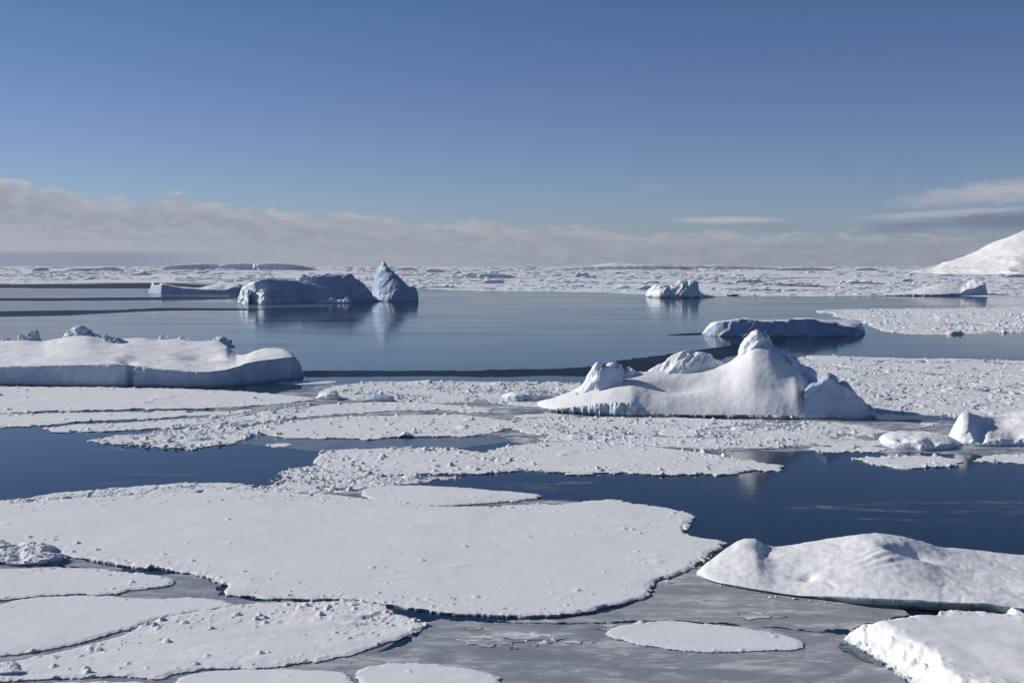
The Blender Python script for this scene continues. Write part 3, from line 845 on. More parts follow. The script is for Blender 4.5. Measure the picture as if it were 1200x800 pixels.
main = berg('iceberg', 'white iceberg with a jagged peak, a long snow slope and a shaded right end', V, k, mats=('berg_snow', 'flute_ice'), pn=('snow_slope', 'fluted_ice_foot'), cat='iceberg')
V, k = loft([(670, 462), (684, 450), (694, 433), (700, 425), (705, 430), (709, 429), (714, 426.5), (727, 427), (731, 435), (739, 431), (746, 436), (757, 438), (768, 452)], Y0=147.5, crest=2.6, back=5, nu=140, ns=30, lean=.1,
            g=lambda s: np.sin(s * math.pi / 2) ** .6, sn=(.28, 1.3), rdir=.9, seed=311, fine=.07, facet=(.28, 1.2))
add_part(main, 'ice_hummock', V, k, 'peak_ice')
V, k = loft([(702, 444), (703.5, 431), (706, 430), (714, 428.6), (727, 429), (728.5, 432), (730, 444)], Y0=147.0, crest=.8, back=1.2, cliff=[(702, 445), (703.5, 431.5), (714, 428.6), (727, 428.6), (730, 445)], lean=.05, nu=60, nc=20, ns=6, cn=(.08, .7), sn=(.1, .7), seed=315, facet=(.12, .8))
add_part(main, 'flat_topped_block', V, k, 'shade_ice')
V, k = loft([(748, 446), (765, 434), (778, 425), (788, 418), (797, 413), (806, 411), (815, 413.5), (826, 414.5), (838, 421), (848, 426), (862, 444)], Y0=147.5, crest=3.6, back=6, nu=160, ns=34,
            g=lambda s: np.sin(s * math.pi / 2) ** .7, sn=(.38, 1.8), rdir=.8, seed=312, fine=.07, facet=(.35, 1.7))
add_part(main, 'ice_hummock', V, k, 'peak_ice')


def post_peak(V, U, kind):
    # diagonal gullies on the right flank
    row = np.linspace(0, 1, V.shape[1])[None, :]
    for c0, wd, am in ((905, 5, 1.0), (921, 6, 1.2), (940, 6, .9)):
        cc = c0 + (row - .62) * -60
        V[..., 1] += am * np.exp(-((U - cc) / wd) ** 2) * (kind == 1)[None, :]
    return V


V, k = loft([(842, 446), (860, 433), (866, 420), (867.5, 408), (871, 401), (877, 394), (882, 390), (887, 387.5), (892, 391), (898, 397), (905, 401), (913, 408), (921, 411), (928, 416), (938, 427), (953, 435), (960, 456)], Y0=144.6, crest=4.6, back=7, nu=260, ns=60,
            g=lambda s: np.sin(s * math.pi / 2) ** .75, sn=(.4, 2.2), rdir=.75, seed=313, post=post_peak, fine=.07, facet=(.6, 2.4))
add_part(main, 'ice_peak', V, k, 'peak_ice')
V, k = loft([(943, 456), (950, 450), (957, 448), (966, 441), (971.5, 437), (977, 441), (983, 449.5), (988, 447.5), (997, 453), (1005, 460), (1013, 471), (1020, 480), (1027, 489)],
            [(943, 491.7), (1000, 491.7), (1027, 489.5)], crest=[(943, 2.2), (960, 2.6), (1000, 4), (1027, 1)], back=9,
            cliff=[(943, 459), (950, 454), (960, 451.5), (971, 443), (980, 449), (990, 453), (1003, 462), (1013, 474), (1027, 489.3)], lean=.12, nu=180, nc=26, ns=14,
            cn=(.2, 3.2), sn=(.2, 1.8), seed=314, fine=.05, facet=(.4, 3.2))
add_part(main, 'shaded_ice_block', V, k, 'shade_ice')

# --- flat-topped berg on the left
def post_left(V, U, kind):
    row = np.linspace(0, 1, V.shape[1])[None, :]
    d = .7 * np.exp(-((U - 240) / 26) ** 2 - ((row - .50) / .07) ** 2)
    d += .7 * np.exp(-((U - 150) / 8) ** 2 - ((row - .30) / .04) ** 2)
    V[..., 2] -= d * (kind == 1)[None, :]
    V[..., 1] += (1.2 * np.exp(-((U - 152) / 3) ** 2)) * (kind == 0)[None, :]
    return V


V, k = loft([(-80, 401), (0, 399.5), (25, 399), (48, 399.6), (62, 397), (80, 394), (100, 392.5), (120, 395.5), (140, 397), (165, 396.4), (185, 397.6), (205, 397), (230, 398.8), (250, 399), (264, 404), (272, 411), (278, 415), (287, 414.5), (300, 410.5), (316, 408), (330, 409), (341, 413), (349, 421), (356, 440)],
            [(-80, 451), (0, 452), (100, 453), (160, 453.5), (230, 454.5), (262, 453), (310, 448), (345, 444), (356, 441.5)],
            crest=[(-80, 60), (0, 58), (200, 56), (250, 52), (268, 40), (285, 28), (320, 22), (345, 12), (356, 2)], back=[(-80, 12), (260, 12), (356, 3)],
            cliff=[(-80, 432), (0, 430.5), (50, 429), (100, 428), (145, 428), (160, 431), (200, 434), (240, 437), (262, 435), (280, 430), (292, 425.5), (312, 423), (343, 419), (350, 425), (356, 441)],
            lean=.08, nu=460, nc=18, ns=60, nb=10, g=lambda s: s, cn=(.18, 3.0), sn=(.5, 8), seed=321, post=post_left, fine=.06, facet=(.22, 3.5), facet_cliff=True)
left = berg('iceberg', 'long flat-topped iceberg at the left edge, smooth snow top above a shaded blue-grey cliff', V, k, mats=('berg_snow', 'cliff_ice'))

# --- bergs of the bay
V, k = loft([(823, 391), (829, 382), (835, 377), (845, 375.6), (860, 374.8), (874, 373.2), (890, 374.4), (905, 375.2), (922, 374.6), (936, 373.2), (950, 373), (965, 374), (985, 374.4), (1000, 375), (1008, 378), (1014, 390)],
            [(823, 392), (840, 394), (870, 394.6), (900, 395), (950, 395), (1000, 393.4), (1014, 391.5)], crest=[(823, 3), (840, 9), (900, 16), (1000, 18), (1014, 6)], back=6,
            cliff=[(823, 391.6), (832, 384), (842, 377.5), (858, 376), (874, 374), (890, 376), (905, 377), (920, 376), (936, 374), (950, 374), (960, 377), (975, 379), (985, 382), (1000, 383.5), (1008, 385), (1014, 391)],
            lean=.15, nu=260, nc=20, ns=20, g=lambda s: s, cn=(.3, 4), sn=(.3, 5), seed=331, fine=.1, facet=(.6, 4), facet_cliff=True)
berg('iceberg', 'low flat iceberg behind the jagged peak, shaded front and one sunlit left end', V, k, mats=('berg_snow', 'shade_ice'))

V, k = loft([(281, 347), (286, 336), (293, 331), (302, 328.5), (316, 326.5), (336, 327.5), (350, 329.5), (372, 332.5), (400, 336.5), (422, 341), (434, 346), (444, 352)],
            [(281, 354.5), (300, 356.5), (340, 355.5), (380, 354.5), (410, 353.8), (444, 353.4)], crest=[(281, 2), (310, 10), (400, 10), (444, 3)], back=14,
            cliff=[(281, 349), (286, 339), (293, 333), (302, 330), (316, 328), (336, 329.4), (350, 333), (372, 337), (400, 341), (422, 344.5), (434, 348), (444, 352.4)],
            lean=.25, nu=260, nc=30, ns=12, cn=(.6, 6.5), sn=(.4, 5), seed=341, fine=.15, facet=(1.3, 6))
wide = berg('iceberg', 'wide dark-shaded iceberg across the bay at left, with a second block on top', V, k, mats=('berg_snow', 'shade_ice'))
V, k = loft([(346, 333), (350, 326), (355, 322.6), (360, 323.5), (372, 322), (385, 320.6), (400, 320.6), (409, 322.6), (418, 327.5), (424, 330.5), (431, 339), (436, 346)], Y0=585, crest=7, back=12,
            cliff=[(346, 334), (350, 328), (356, 326), (372, 324.5), (400, 323), (418, 329), (431, 340), (436, 347)], lean=.2, nu=150, nc=22, ns=10, cn=(.8, 5), sn=(.5, 4), seed=342, fine=.2, facet=(1.3, 5))
add_part(wide, 'upper_ice_block', V, k, 'shade_ice')
V, k = loft([(280, 351), (284, 343), (288, 338), (294, 340), (302, 344), (311, 340.5), (314, 346), (318, 356)], Y0=[(280, 574), (291, 552), (293, 560), (310, 547), (314, 553), (318, 551)], crest=2.5, back=8, nu=120, ns=30, sn=(.8, 3.5), rdir=.9, seed=343, fine=.2, facet=(1.4, 4))
add_part(wide, 'sunlit_ice_end', V, k, 'peak_ice')
V, k = loft([(368, 354), (376, 351.5), (383, 351), (388, 349), (396, 351.5), (403, 351), (407, 348.5), (411, 353.6)], Y0=570, crest=1.6, back=4, nu=80, ns=16, sn=(.5, 2), rdir=.9, seed=344, fine=.1)
add_part(wide, 'sunlit_ice_foot', V, k, 'peak_ice')

V, k = loft([(434, 349), (436, 337), (438, 326), (441, 317), (444, 312.5), (446, 310), (449, 305.5), (452, 309), (456, 314), (463, 320), (470, 326.5), (476, 333), (480, 336), (486, 335.6), (489, 337), (490.5, 352)],
            [(434, 351.5), (445, 353), (470, 353.4), (490.5, 353)], crest=[(434, 2), (450, 4.5), (475, 4), (490.5, 2)], back=[(434, 8), (460, 10), (490.5, 6)],
            cliff=[(434, 350), (438, 337), (441, 328), (446, 320), (449, 315), (456, 321), (470, 331), (478, 337), (487, 338), (490.5, 352)], lean=.1, nu=150, nc=46, ns=14, cn=(.35, 5.5), sn=(.4, 4), seed=351, fine=.12, facet=(.8, 7))
berg('iceberg', 'pinnacle iceberg pointing up like a shark fin beyond the bay, left of centre', V, k, mats=('blue_ice', 'blue_ice'), pn=('ice_crest', 'ice_wall'))

V, k = loft([(174, 341), (177.5, 335), (179, 329), (181, 334), (184, 334.5), (190, 332), (200, 334), (215, 336.2), (232, 337), (246, 334), (260, 331.4), (270, 330.2), (279, 331.6), (287, 338)],
            [(174, 343), (190, 344.5), (230, 344.5), (287, 344)], crest=[(174, 3), (200, 12), (270, 25), (287, 8)], back=15, cliff=[(174, 342), (178, 336), (180, 334), (190, 334), (215, 338), (245, 340), (262, 341), (275, 337), (287, 341)],
            lean=.3, nu=160, nc=16, ns=16, cn=(.7, 6), sn=(.5, 7), seed=361)
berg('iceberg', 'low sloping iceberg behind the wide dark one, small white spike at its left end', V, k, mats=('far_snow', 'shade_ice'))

V, k = loft([(757, 346.4), (760, 341), (766, 336.6), (776, 335.4), (788, 334.6), (794, 332), (798, 330.6), (803, 331.4), (806, 333), (809, 330.6), (812, 329.4), (816, 331), (818.5, 339), (824, 344.8), (832, 346), (840, 347.3)],
            [(757, 347.6), (775, 349), (805, 349), (840, 347.8)], crest=[(757, 3), (790, 9), (815, 8), (840, 3)], back=10, lean=.2, nu=200, ns=36, sn=(1.7, 6), rdir=.8, seed=371, fine=.2, facet=(1.0, 4),
            g=lambda s: np.sin(s * math.pi / 2) ** .7)
berg('iceberg', 'small bright knobbly iceberg at the far edge of the bay, right of centre', V, k, mats=('peak_ice', 'peak_ice'), split=False)

V, k = loft([(1026, 345.5), (1045, 343), (1062, 341.5), (1080, 337), (1098, 333.5), (1118, 331), (1132, 332), (1137, 328), (1142, 326.6), (1147, 328.6), (1151, 329), (1154, 331), (1157, 345)],
            [(1026, 346.4), (1060, 346.8), (1100, 347), (1157, 346.6)], crest=[(1026, 5), (1080, 22), (1130, 20), (1157, 4)], back=20,
            cliff=[(1026, 346), (1070, 345.4), (1110, 345.2), (1125, 344), (1132, 340), (1140, 339), (1148, 335), (1153, 334), (1157, 346)], lean=.2, nu=180, nc=18, ns=22, g=lambda s: s ** .9, cn=(.9, 5), sn=(.6, 8), seed=381, fine=.2)
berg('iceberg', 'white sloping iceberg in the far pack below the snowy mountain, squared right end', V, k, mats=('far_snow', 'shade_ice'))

# --- rounded bergs on the right
def post_hole(cu, wu, cr, wr, am, ym=0.):
    def f(V, U, kind):
        row = np.linspace(0, 1, V.shape[1])[None, :]
        for a in zip(cu, wu, cr, wr, am):
            V[..., 2] -= a[4] * np.exp(-((U - a[0]) / a[1]) ** 2 - ((row - a[2]) / a[3]) ** 2) * np.clip(V[..., 2] * 1.5, 0, 1)
        return V
    return f


V, k = loft([(1030, 515), (1036, 509.5), (1046, 506.5), (1062, 505.3), (1085, 505.3), (1105, 509), (1117, 514), (1125, 520)],
            [(1030, 517), (1036, 522), (1050, 526), (1070, 527.5), (1085, 528.5), (1110, 527), (1125, 522)], crest=[(1030, 1), (1045, 4.5), (1080, 6.5), (1110, 4.5), (1125, 1)], back=4,
            cliff=[(1030, 516), (1040, 516.5), (1060, 519), (1078, 517.5), (1090, 521), (1110, 521), (1125, 521)], lean=.45, nu=180, nc=16, ns=26, cn=(.22, 1.3), sn=(.18, 2), seed=391,
            post=post_hole((1092, 1056), (6, 5), (.32, .35), (.1, .08), (.5, .25)), fine=.05)
berg('iceberg', 'low rounded snow berg just left of the bigger rounded one at the right edge', V, k, mats=('berg_snow', 'peak_ice'), pn=('snow_cover', 'ice_foot'))
V, k = loft([(1112, 512), (1115, 505), (1119, 495), (1124, 487), (1129, 483), (1135, 482), (1140, 484.5), (1150, 487), (1163, 487.5), (1182, 484.5), (1200, 481), (1230, 478), (1270, 484)],
            [(1112, 513), (1118, 518), (1132, 522), (1160, 523.5), (1200, 523), (1270, 522)], crest=[(1112, 1), (1122, 3), (1140, 5), (1180, 10), (1270, 10)], back=5,
            cliff=[(1112, 512.5), (1117, 508), (1124, 502), (1134, 504), (1142, 512), (1152, 517), (1175, 516), (1200, 511), (1270, 514)], lean=.4, nu=240, nc=20, ns=30, cn=(.3, 1.7), sn=(.28, 3), seed=392,
            post=post_hole((1147, 1190), (7, 10), (.36, .3), (.12, .1), (.7, .6)), fine=.05, facet=(.16, 1.2), facet_cliff=True)
berg('iceberg', 'rounded snow berg cut off by the right edge, icy bluff at its left end', V, k, mats=('berg_snow', 'peak_ice'), pn=('snow_cover', 'ice_bluff'))

# --- big snow bergs of the lower right
def post_lr(V, U, kind):
    row = np.linspace(0, 1, V.shape[1])[None, :]; z = V[..., 2]; sl = (kind >= 1)[None, :]
    d = .85 * np.exp(-((U - 1066) / 26) ** 2 - ((row - .66) / .055) ** 2)
    d += .05 * np.sin((row * 90 - U * .25)) * np.exp(-((U - 1030) / 28) ** 2 - ((row - .52) / .10) ** 2)
    d += .03 * sstep(.3, .9, ridged(U / 40, row * 6 + U / 90, None, 3, 71)) * np.clip((U - 900) / 60, 0, 1)
    d -= .22 * np.exp(-((U - 1040) / 24) ** 2 - ((row - .62) / .12) ** 2)
    d += .28 * np.exp(-((U - 948) / 9) ** 2 - ((row - .34) / .04) ** 2)
    d += .25 * np.exp(-((U - 895) / 12) ** 2 - ((row - .70) / .08) ** 2)
    V[..., 2] = z - d * sl
    return V


V, k = loft([(816, 671), (824, 664), (838, 653), (855, 640), (868, 632), (876, 630.5), (885, 631), (897, 638), (910, 641.5), (935, 638.5), (960, 634.5), (1000, 628), (1025, 626), (1050, 629), (1080, 637), (1110, 648), (1150, 655), (1200, 662), (1290, 670)],
            [(816, 674), (830, 681), (850, 687), (900, 696), (940, 701), (975, 705), (1010, 710), (1080, 715), (1150, 720), (1200, 724), (1290, 727)],
            crest=[(816, .6), (838, 3.5), (870, 6.5), (900, 7), (1020, 9), (1100, 9.5), (1290, 9)], back=[(816, 1), (870, 2.5), (1020, 5), (1290, 5)],
            cliff=[(816, 673), (850, 684), (900, 693), (950, 699.5), (975, 699), (1000, 699.5), (1030, 701), (1080, 703.5), (1150, 707), (1200, 712), (1290, 714)],
            lean=-.15, nu=420, nc=10, ns=70, nb=16, g=lambda s: .55 * s + .45 * np.sin(s * math.pi / 2), cn=(.10, .9), sn=(.13, 2.4), seed=401, post=post_lr, fine=.035)
berg('iceberg', 'large smooth snow hummock in the lower right with a shaded scoop near its crest', V, k, mats=('berg_snow', 'dark_ice'), pn=('snow_dome', 'undercut_ice'))

X, Y, s, q, bd = region([(984, 748), (996, 756), (1012, 764), (1030, 776), (1060, 797), (1085, 814), (1120, 842), (1310, 850), (1310, 752), (1230, 745), (1200, 743), (1165, 739), (1120, 736), (1075, 737), (1030, 743), (1000, 746)], .14, 411, maxn=200000)
wdt = np.where(X < xat(1100, Y), 1.5, .9)
z = .12 + 1.05 * sstep(0, 1, s / wdt) ** .75 + .12 * fbm(X / 3, Y / 3, None, 3, 412) * sstep(.2, 2, s) + .10 * fbm(X / .5, Y / .5, None, 4, 413) * np.exp(-(s / 1.2) ** 2) + .02 * fbm(X / 1, Y / .5, None, 3, 415)
z += .16 * np.exp(-((s - .9) / .7) ** 2) * fbm(X / .9, Y / .9, None, 4, 416, .6) + lumps(X, Y, .3, 414, .6 * np.exp(-(s / .4) ** 2), .14)
V3 = np.stack([X, Y, z], 1); org = (X[q].mean(), Y[q].mean(), 0.)
r = empty('iceberg', org); mk('snow_top', V3, q, 'berg_snow', r, org); W, sq = skirt(V3, bd); mk('ice_foot', W, sq, 'edge_ice', r, org)
tag(r, 'flat snow slab in the bottom right corner with a bright crumbly left flank', 'iceberg')

V, k = loft([(1176, 722), (1181, 714), (1186, 711), (1192, 713), (1200, 717), (1215, 724), (1230, 738)], [(1176, 728), (1190, 740), (1210, 746), (1230, 742)], crest=1.2, back=1., nu=70, ns=20, sn=(.12, .6), seed=416, fine=.04, cliff=[(1176, 724), (1190, 724), (1210, 730), (1230, 740)], lean=.3)
berg('ice_chunk', 'bright ice block wedged between the two large snow bergs at the right edge', V, k, cat='ice block', mats=('peak_ice', 'peak_ice'), split=False)

V, k = loft([(-70, 640), (-20, 634), (0, 633.5), (10, 637), (22, 641), (33, 638), (45, 638.5), (57, 641), (68, 648), (75, 650), (80, 655)], [(-70, 668), (0, 662), (20, 664.5), (50, 662.5), (70, 660), (80, 656.5)],
            crest=[(-70, 5), (0, 4.5), (40, 4), (70, 2), (80, .5)], back=2, cliff=[(-70, 658), (0, 658), (25, 661), (50, 657), (70, 652), (80, 656)], lean=.1, nu=200, nc=10, ns=34, cn=(.1, .8), sn=(.15, 1.0), seed=421, fine=.05, facet=(.30, .55))
berg('iceberg', 'low rubbly snow berg at the left edge beside the very large smooth floe', V, k, mats=('chunk', 'cliff_ice'), pn=('rubble_top', 'ice_foot'))
V, k = loft([(-40, 775), (0, 776), (12, 775), (20, 777), (28, 783), (34, 790)], [(-40, 793), (0, 794), (20, 793), (34, 791)], crest=1.2, back=.8, nu=80, ns=20, nc=8, cliff=[(-40, 786), (0, 788), (15, 787), (28, 787), (34, 790)], lean=.1, sn=(.12, .5), cn=(.06, .4), seed=422, fine=.04)
berg('ice_chunk', 'dark-sided ice block in the bottom left corner beside the grey lead', V, k, cat='ice block', mats=('chunk', 'cliff_ice'), pn=('snow_cover', 'ice_side'))

# --- ice lumps of the middle distance
for lab, sil, base, cr, mats, sd in [
    ('low fluted blue berg stub just left of the peaked iceberg', [(587, 467), (590, 463), (600, 459.5), (615, 458.5), (630, 459), (641, 461), (650, 466)], [(587, 468), (605, 471), (650, 468)], 3, ('berg_snow', 'flute_ice'), 431),
    ('low dark grey lump among the rubble, left of the fluted stub', [(424, 470), (430, 466), (440, 463), (452, 462.6), (459, 464), (464, 471)], [(424, 471), (445, 471.6), (464, 471.4)], 1.6, ('shade_ice', 'shade_ice'), 432),
    ('bright tilted ice block at the tip of the long smooth floe under the left berg', [(369, 467), (376, 461), (386, 457), (393, 458), (398, 463), (404, 468)], [(369, 468), (385, 469), (404, 468.6)], 1.8, ('peak_ice', 'peak_ice'), 433),
    ('small boulder of ice with a bright left face on the broad central floe', [(466, 512), (470, 508), (474, 506), (480, 508), (486, 511.5)], [(466, 512.6), (486, 512.8)], .9, ('peak_ice', 'shade_ice'), 434)]:
    cl = [(u, b - .55 * (b - y)) for (u, y), b in zip(sil, [float(np.interp(p[0], [q[0] for q in base], [q[1] for q in base])) for p in sil])]
    V, k = loft(sil, base, crest=cr, back=1.5, cliff=cl, lean=.15, nu=90, nc=10, ns=14, cn=(.12, .9), flute=.3 if sd == 431 else 0., sn=(.2, 1.0), seed=sd, fine=.06, taper=3)
    berg('ice_chunk', lab, V, k, cat='ice block', mats=mats, pn=('top', 'side'))

# --- blocks standing on the flat-topped left berg
def block(label, sil, zs, pyb, cr, mat, sd, rd=.8, name='ice_chunk', cat='ice block', group=None):
    Y0 = dist(pyb, zs)
    V, k = loft(sil, Y0=Y0, crest=cr, back=cr, nu=70, ns=22, sn=(cr * .22, cr * .7), rdir=rd, seed=sd, fine=cr * .05, facet=(cr * .14, cr * .7), taper=4, low=zs - .6, nc=3, g=lambda s: np.sin(s * math.pi / 2) ** .7)
    V[..., 2] = np.maximum(V[..., 2], zs - .6)
    return berg(name, label, V, k, cat=cat, mats=(mat, mat), split=False, group=group)


for lab, sil, pyb, cr, mat, sd in [
    ('pyramid-shaped heap of grey ice on top of the flat left berg', [(73, 399), (79, 393), (85, 388), (91, 382.5), (96, 384), (104, 387), (109, 391), (116, 398)], 402, 3.5, 'cliff_ice', 441),
    ('wedge-shaped block with a bright left face, right of the grey heap on the left berg', [(119, 406), (123, 397), (129, 394), (134, 395), (142, 399), (150, 404), (154, 407)], 408, 2.6, 'shade_ice', 442),
    ('squarish dark block on the flat left berg near the frame edge', [(31, 399), (33, 391), (37, 388.5), (45, 388.6), (48, 399)], 400, 1.8, 'shade_ice', 443),
    ('small block leaning beside the squarish dark block on the flat left berg', [(21, 399), (23, 394), (27, 393), (31, 395), (34, 399)], 400, 1.4, 'chunk', 444),
    ('low stone-like lump at the far left on the flat left berg', [(1, 401), (4, 397.6), (10, 397.4), (14, 401)], 401, 1.2, 'shade_ice', 445),
    ('overhanging ice block on the back corner of the flat left berg', [(250, 401), (253, 396.5), (258, 394.8), (264, 397), (270, 401), (274, 405)], 404.5, 2.4, 'chunk', 446),
    ('taller white ice tooth of the pair on the back rim of the left berg', [(185, 399.5), (187.5, 394), (189, 392.5), (191, 396), (192, 399.5)], 400, .9, 'peak_ice', 447),
    ('shorter white ice tooth of the pair on the back rim of the left berg', [(193, 399.5), (195, 394.5), (197, 393.5), (199, 399.5)], 400, .8, 'peak_ice', 448),
    ('knob of ice between the ice teeth and the overhanging block on the flat left berg', [(205, 400), (209, 396.6), (212, 395), (215, 397), (221, 396), (223, 400)], 400.5, 1.2, 'chunk', 449),
    ('tiny upright chip right behind the wedge-shaped block on the flat left berg', [(120, 397), (122, 393), (125, 392), (127, 397)], 400, .8, 'peak_ice', 450)]:
    block(lab, sil, 2.6, pyb, cr, mat, sd)

# --- distant bergs in the pack
def far_berg(label, sil, by, depth, mat=('far_snow', 'shade_ice'), sd=1, rough=.06, frac=.75, name='distant_iceberg', cat='iceberg', group='icebergs in the far pack ice', n=70):
    D = float(dist(by)); sc = D / F
    sil = [(u, min(y, by - .2)) for u, y in sil]
    cl = [(u, by - frac * (by - y)) for u, y in sil]
    hh = max(by - y for u, y in sil) * sc
    V, k = loft(sil, [(sil[0][0], by), (sil[-1][0], by)], crest=depth, back=depth, cliff=cl, lean=.2, nu=n, nc=8, ns=8, nb=5, cn=(hh * rough, hh * .5), sn=(hh * rough, hh * .5), seed=sd, taper=4)
    return berg(name, label, V, k, mats=mat, cat=cat, group=group, split=False) if sil[-1][0] - sil[0][0] < 14 else berg(name, label, V, k, mats=mat, cat=cat, group=group)


for i, (lab, sil, by, dp, fr) in enumerate([
    ('left part of the long tabular iceberg row on the left horizon', [(189, 315), (196, 311.5), (205, 310.5), (220, 309.6), (240, 309), (255, 309.6), (265, 312)], 316.4, 160, .9),
    ('middle hump of the long tabular iceberg row on the left horizon', [(256, 312), (262, 309.8), (272, 308.4), (284, 308.2), (294, 309), (298, 312)], 316.6, 150, .9),
    ('right and longest tabular iceberg on the left horizon, tapering to the right', [(300, 313), (303, 309.4), (312, 308.4), (325, 308.2), (340, 309.4), (352, 311), (362, 313), (370, 315.4)], 316.6, 170, .9),
    ('small dark pointed berg in the left pack with a long low tail', [(144, 322.4), (154, 320.6), (160, 319.8), (165, 318.4), (168, 317), (172, 319), (178, 322)], 323.2, 40, .8),
    ('dark cube-like berg in the pack, first right of the pinnacle iceberg', [(546, 325), (547, 320.4), (550, 319.2), (554, 320), (558, 320.6), (559.5, 325.4)], 325.8, 25, .9),
    ('flat dark berg in the pack with a tapering right end, right of the cube-like berg', [(561, 325), (563, 320.8), (572, 320.2), (585, 320.4), (595, 322), (602, 323.6), (606, 325.8)], 326.4, 40, .9),
    ('low dark berg nearer the bay edge, under the flat tapering one', [(562, 332), (570, 328.6), (576, 327.4), (586, 327.8), (590, 329), (591, 332.4)], 332.8, 20, .9),
    ('small dark berg with a bright left tip, in the pack at centre', [(674, 324), (676, 320), (678, 318.6), (680, 320.4), (684, 319), (689, 320.4), (690, 324.6)], 325.4, 25, .85),
    ('toothed dark berg in the pack, right of the small knobbly iceberg', [(862, 331.6), (864, 328), (868, 328.6), (871, 327), (875, 328), (878, 326.6), (882, 327.6), (887, 326), (891, 328), (893, 331.6)], 332.4, 25, .85),
    ('low pale berg at the bay edge between two dark ones, right of the knobbly iceberg', [(834, 339.4), (842, 337), (852, 335.6), (862, 335.8), (869, 338.4)], 339.8, 18, .3),
    ('low dark sliver of berg right of the low pale one', [(861, 339.6), (868, 337.4), (876, 336.8), (884, 338), (888, 339.8)], 340.2, 14, .9),
    ('dark lump of ice at the bay edge just left of the knobbly iceberg', [(744, 340), (750, 336.4), (756, 333.6), (762, 335), (768, 340)], 340.6, 18, .8),
    ('narrow bright ice spike on the left horizon between two tabular bergs', [(296, 316), (297.2, 310), (298.4, 308.6), (299.8, 311), (301, 316)], 317.4, 40, .5),
    ('heap of grey and white ice blocks in the right pack, left of the dark slab', [(982, 332), (987, 328.4), (990, 330), (996, 328), (1002, 327.2), (1008, 328.8), (1014, 327.4), (1020, 328), (1024, 332)], 333.2, 25, .5),
    ('dark slab of ice in the right pack, left of the mountain foot', [(1057, 330), (1059, 327.2), (1066, 326.8), (1070, 328), (1072, 330.4)], 331, 22, .9),
    ('dark stub of ice under the grey and white heap in the right pack', [(1018, 333), (1022, 331.2), (1034, 331.6), (1040, 333.2)], 333.8, 14, .9),
    ('jagged low ice row at the edge of the bay, right of the pinnacle iceberg', [(490, 337), (496, 334.8), (503, 335.6), (510, 334.6), (518, 335), (523, 333), (527, 335), (530, 333.4), (533, 337)], 338, 14, .7),
    ('white low berg in the pack with a pale top, below the far centre hills', [(636, 329.6), (640, 327.8), (646, 327.6), (650, 329.8)], 330.2, 15, .4),
    ('thin dark berg on the horizon right of the pinnacle', [(466, 316), (472, 313.6), (480, 313.2), (486, 314.6), (490, 316)], 316.8, 80, .9),
    ('pale dark-based berg on the horizon, second right of the pinnacle', [(497, 319), (500, 315.4), (505, 314.4), (516, 315.6), (520, 319)], 319.4, 60, .8),
    ('little dark peak in the pack, above the low pale berg', [(813, 327), (816, 325.4), (820, 325), (824, 327)], 327.6, 20, .9),
    ('pale ridge berg in the pack at centre right, near the bay edge', [(715, 338), (722, 335.4), (730, 333.4), (735, 334.4), (740, 338)], 338.6, 18, .4),
    ('small dark berg in front of the mountain foot', [(1176, 325), (1184, 321.4), (1192, 320.6), (1200, 321), (1210, 325)], 325.6, 40, .8),
    ('white wedge of ice at the left foot of the mountain', [(1096, 323), (1104, 320.8), (1112, 320.4), (1118, 321.4), (1124, 323)], 323.8, 40, .5),
    ('twin-humped small berg in the far left pack', [(36, 317), (42, 313.6), (48, 312.6), (54, 313.6), (58, 316)], 317.4, 70, .8),
    ('long low berg in the far left pack, right of the twin-humped one', [(74, 317.6), (86, 314.6), (98, 314.2), (110, 314), (122, 312.6), (130, 312.2), (140, 314.6), (146, 317)], 317.8, 90, .85),
    ('low snow berg in the far right pack, left of the mountain', [(1000, 317), (1006, 313.6), (1016, 313), (1026, 314.6), (1032, 317)], 317.4, 90, .7),
    ('faint low berg on the right horizon, left of the low snow berg', [(905, 317), (920, 313.8), (935, 313.4), (950, 313.2), (965, 314), (980, 317)], 317.2, 90, .8),
]):
    far_berg(lab, sil, by, dp, sd=500 + i * 3, frac=fr)

# --- distant land
V, k = loft([(1062, 320.4), (1075, 318), (1092, 314.5), (1110, 309), (1130, 301.5), (1150, 293.5), (1175, 283.5), (1200, 272), (1235, 258), (1290, 238), (1380, 214), (1480, 222), (1600, 260), (1700, 318)],
            [(1062, 320.6), (1200, 322.5), (1300, 323), (1700, 321)], crest=[(1062, 60), (1120, 350), (1200, 520), (1380, 900), (1700, 300)], back=900, nu=420, nc=3, ns=90, nb=10, sn=(8, 110), rdir=.9, seed=601, fine=1.2, facet=(4, 100),
            g=lambda s: .25 * s + .75 * np.clip(s * 1.05, 0, 1) ** 1.15)
berg('snow_mountain', None, V, k, mats=('mountain', 'mountain'), split=False, kindtag='structure')
V, k = loft([(640, 316.2), (670, 314), (685, 312.6), (700, 311.4), (730, 311.6), (755, 310.8), (775, 311.2), (800, 311.4), (830, 311.2), (850, 311.4), (870, 312.6), (900, 314), (940, 315)], Y0=5200, crest=120, back=500, cliff=[(640, 316.4), (685, 313.4), (755, 311.8), (850, 312.2), (940, 315.2)], lean=.5, nu=240, nc=8, ns=14, cn=(6, 40), sn=(5, 60), seed=611)
berg('distant_hills', None, V, k, mats=('far_snow', 'shade_ice'), split=False, kindtag='structure')
V, k = loft([(690, 312), (705, 309.6), (720, 308), (735, 308.6), (760, 310), (790, 312)], Y0=8800, crest=300, back=600, nu=80, nc=3, ns=12, cn=(5, 200), sn=(8, 200), seed=622)
berg('distant_hills', None, V, k, mats=('mountain', 'mountain'), split=False, kindtag='structure')

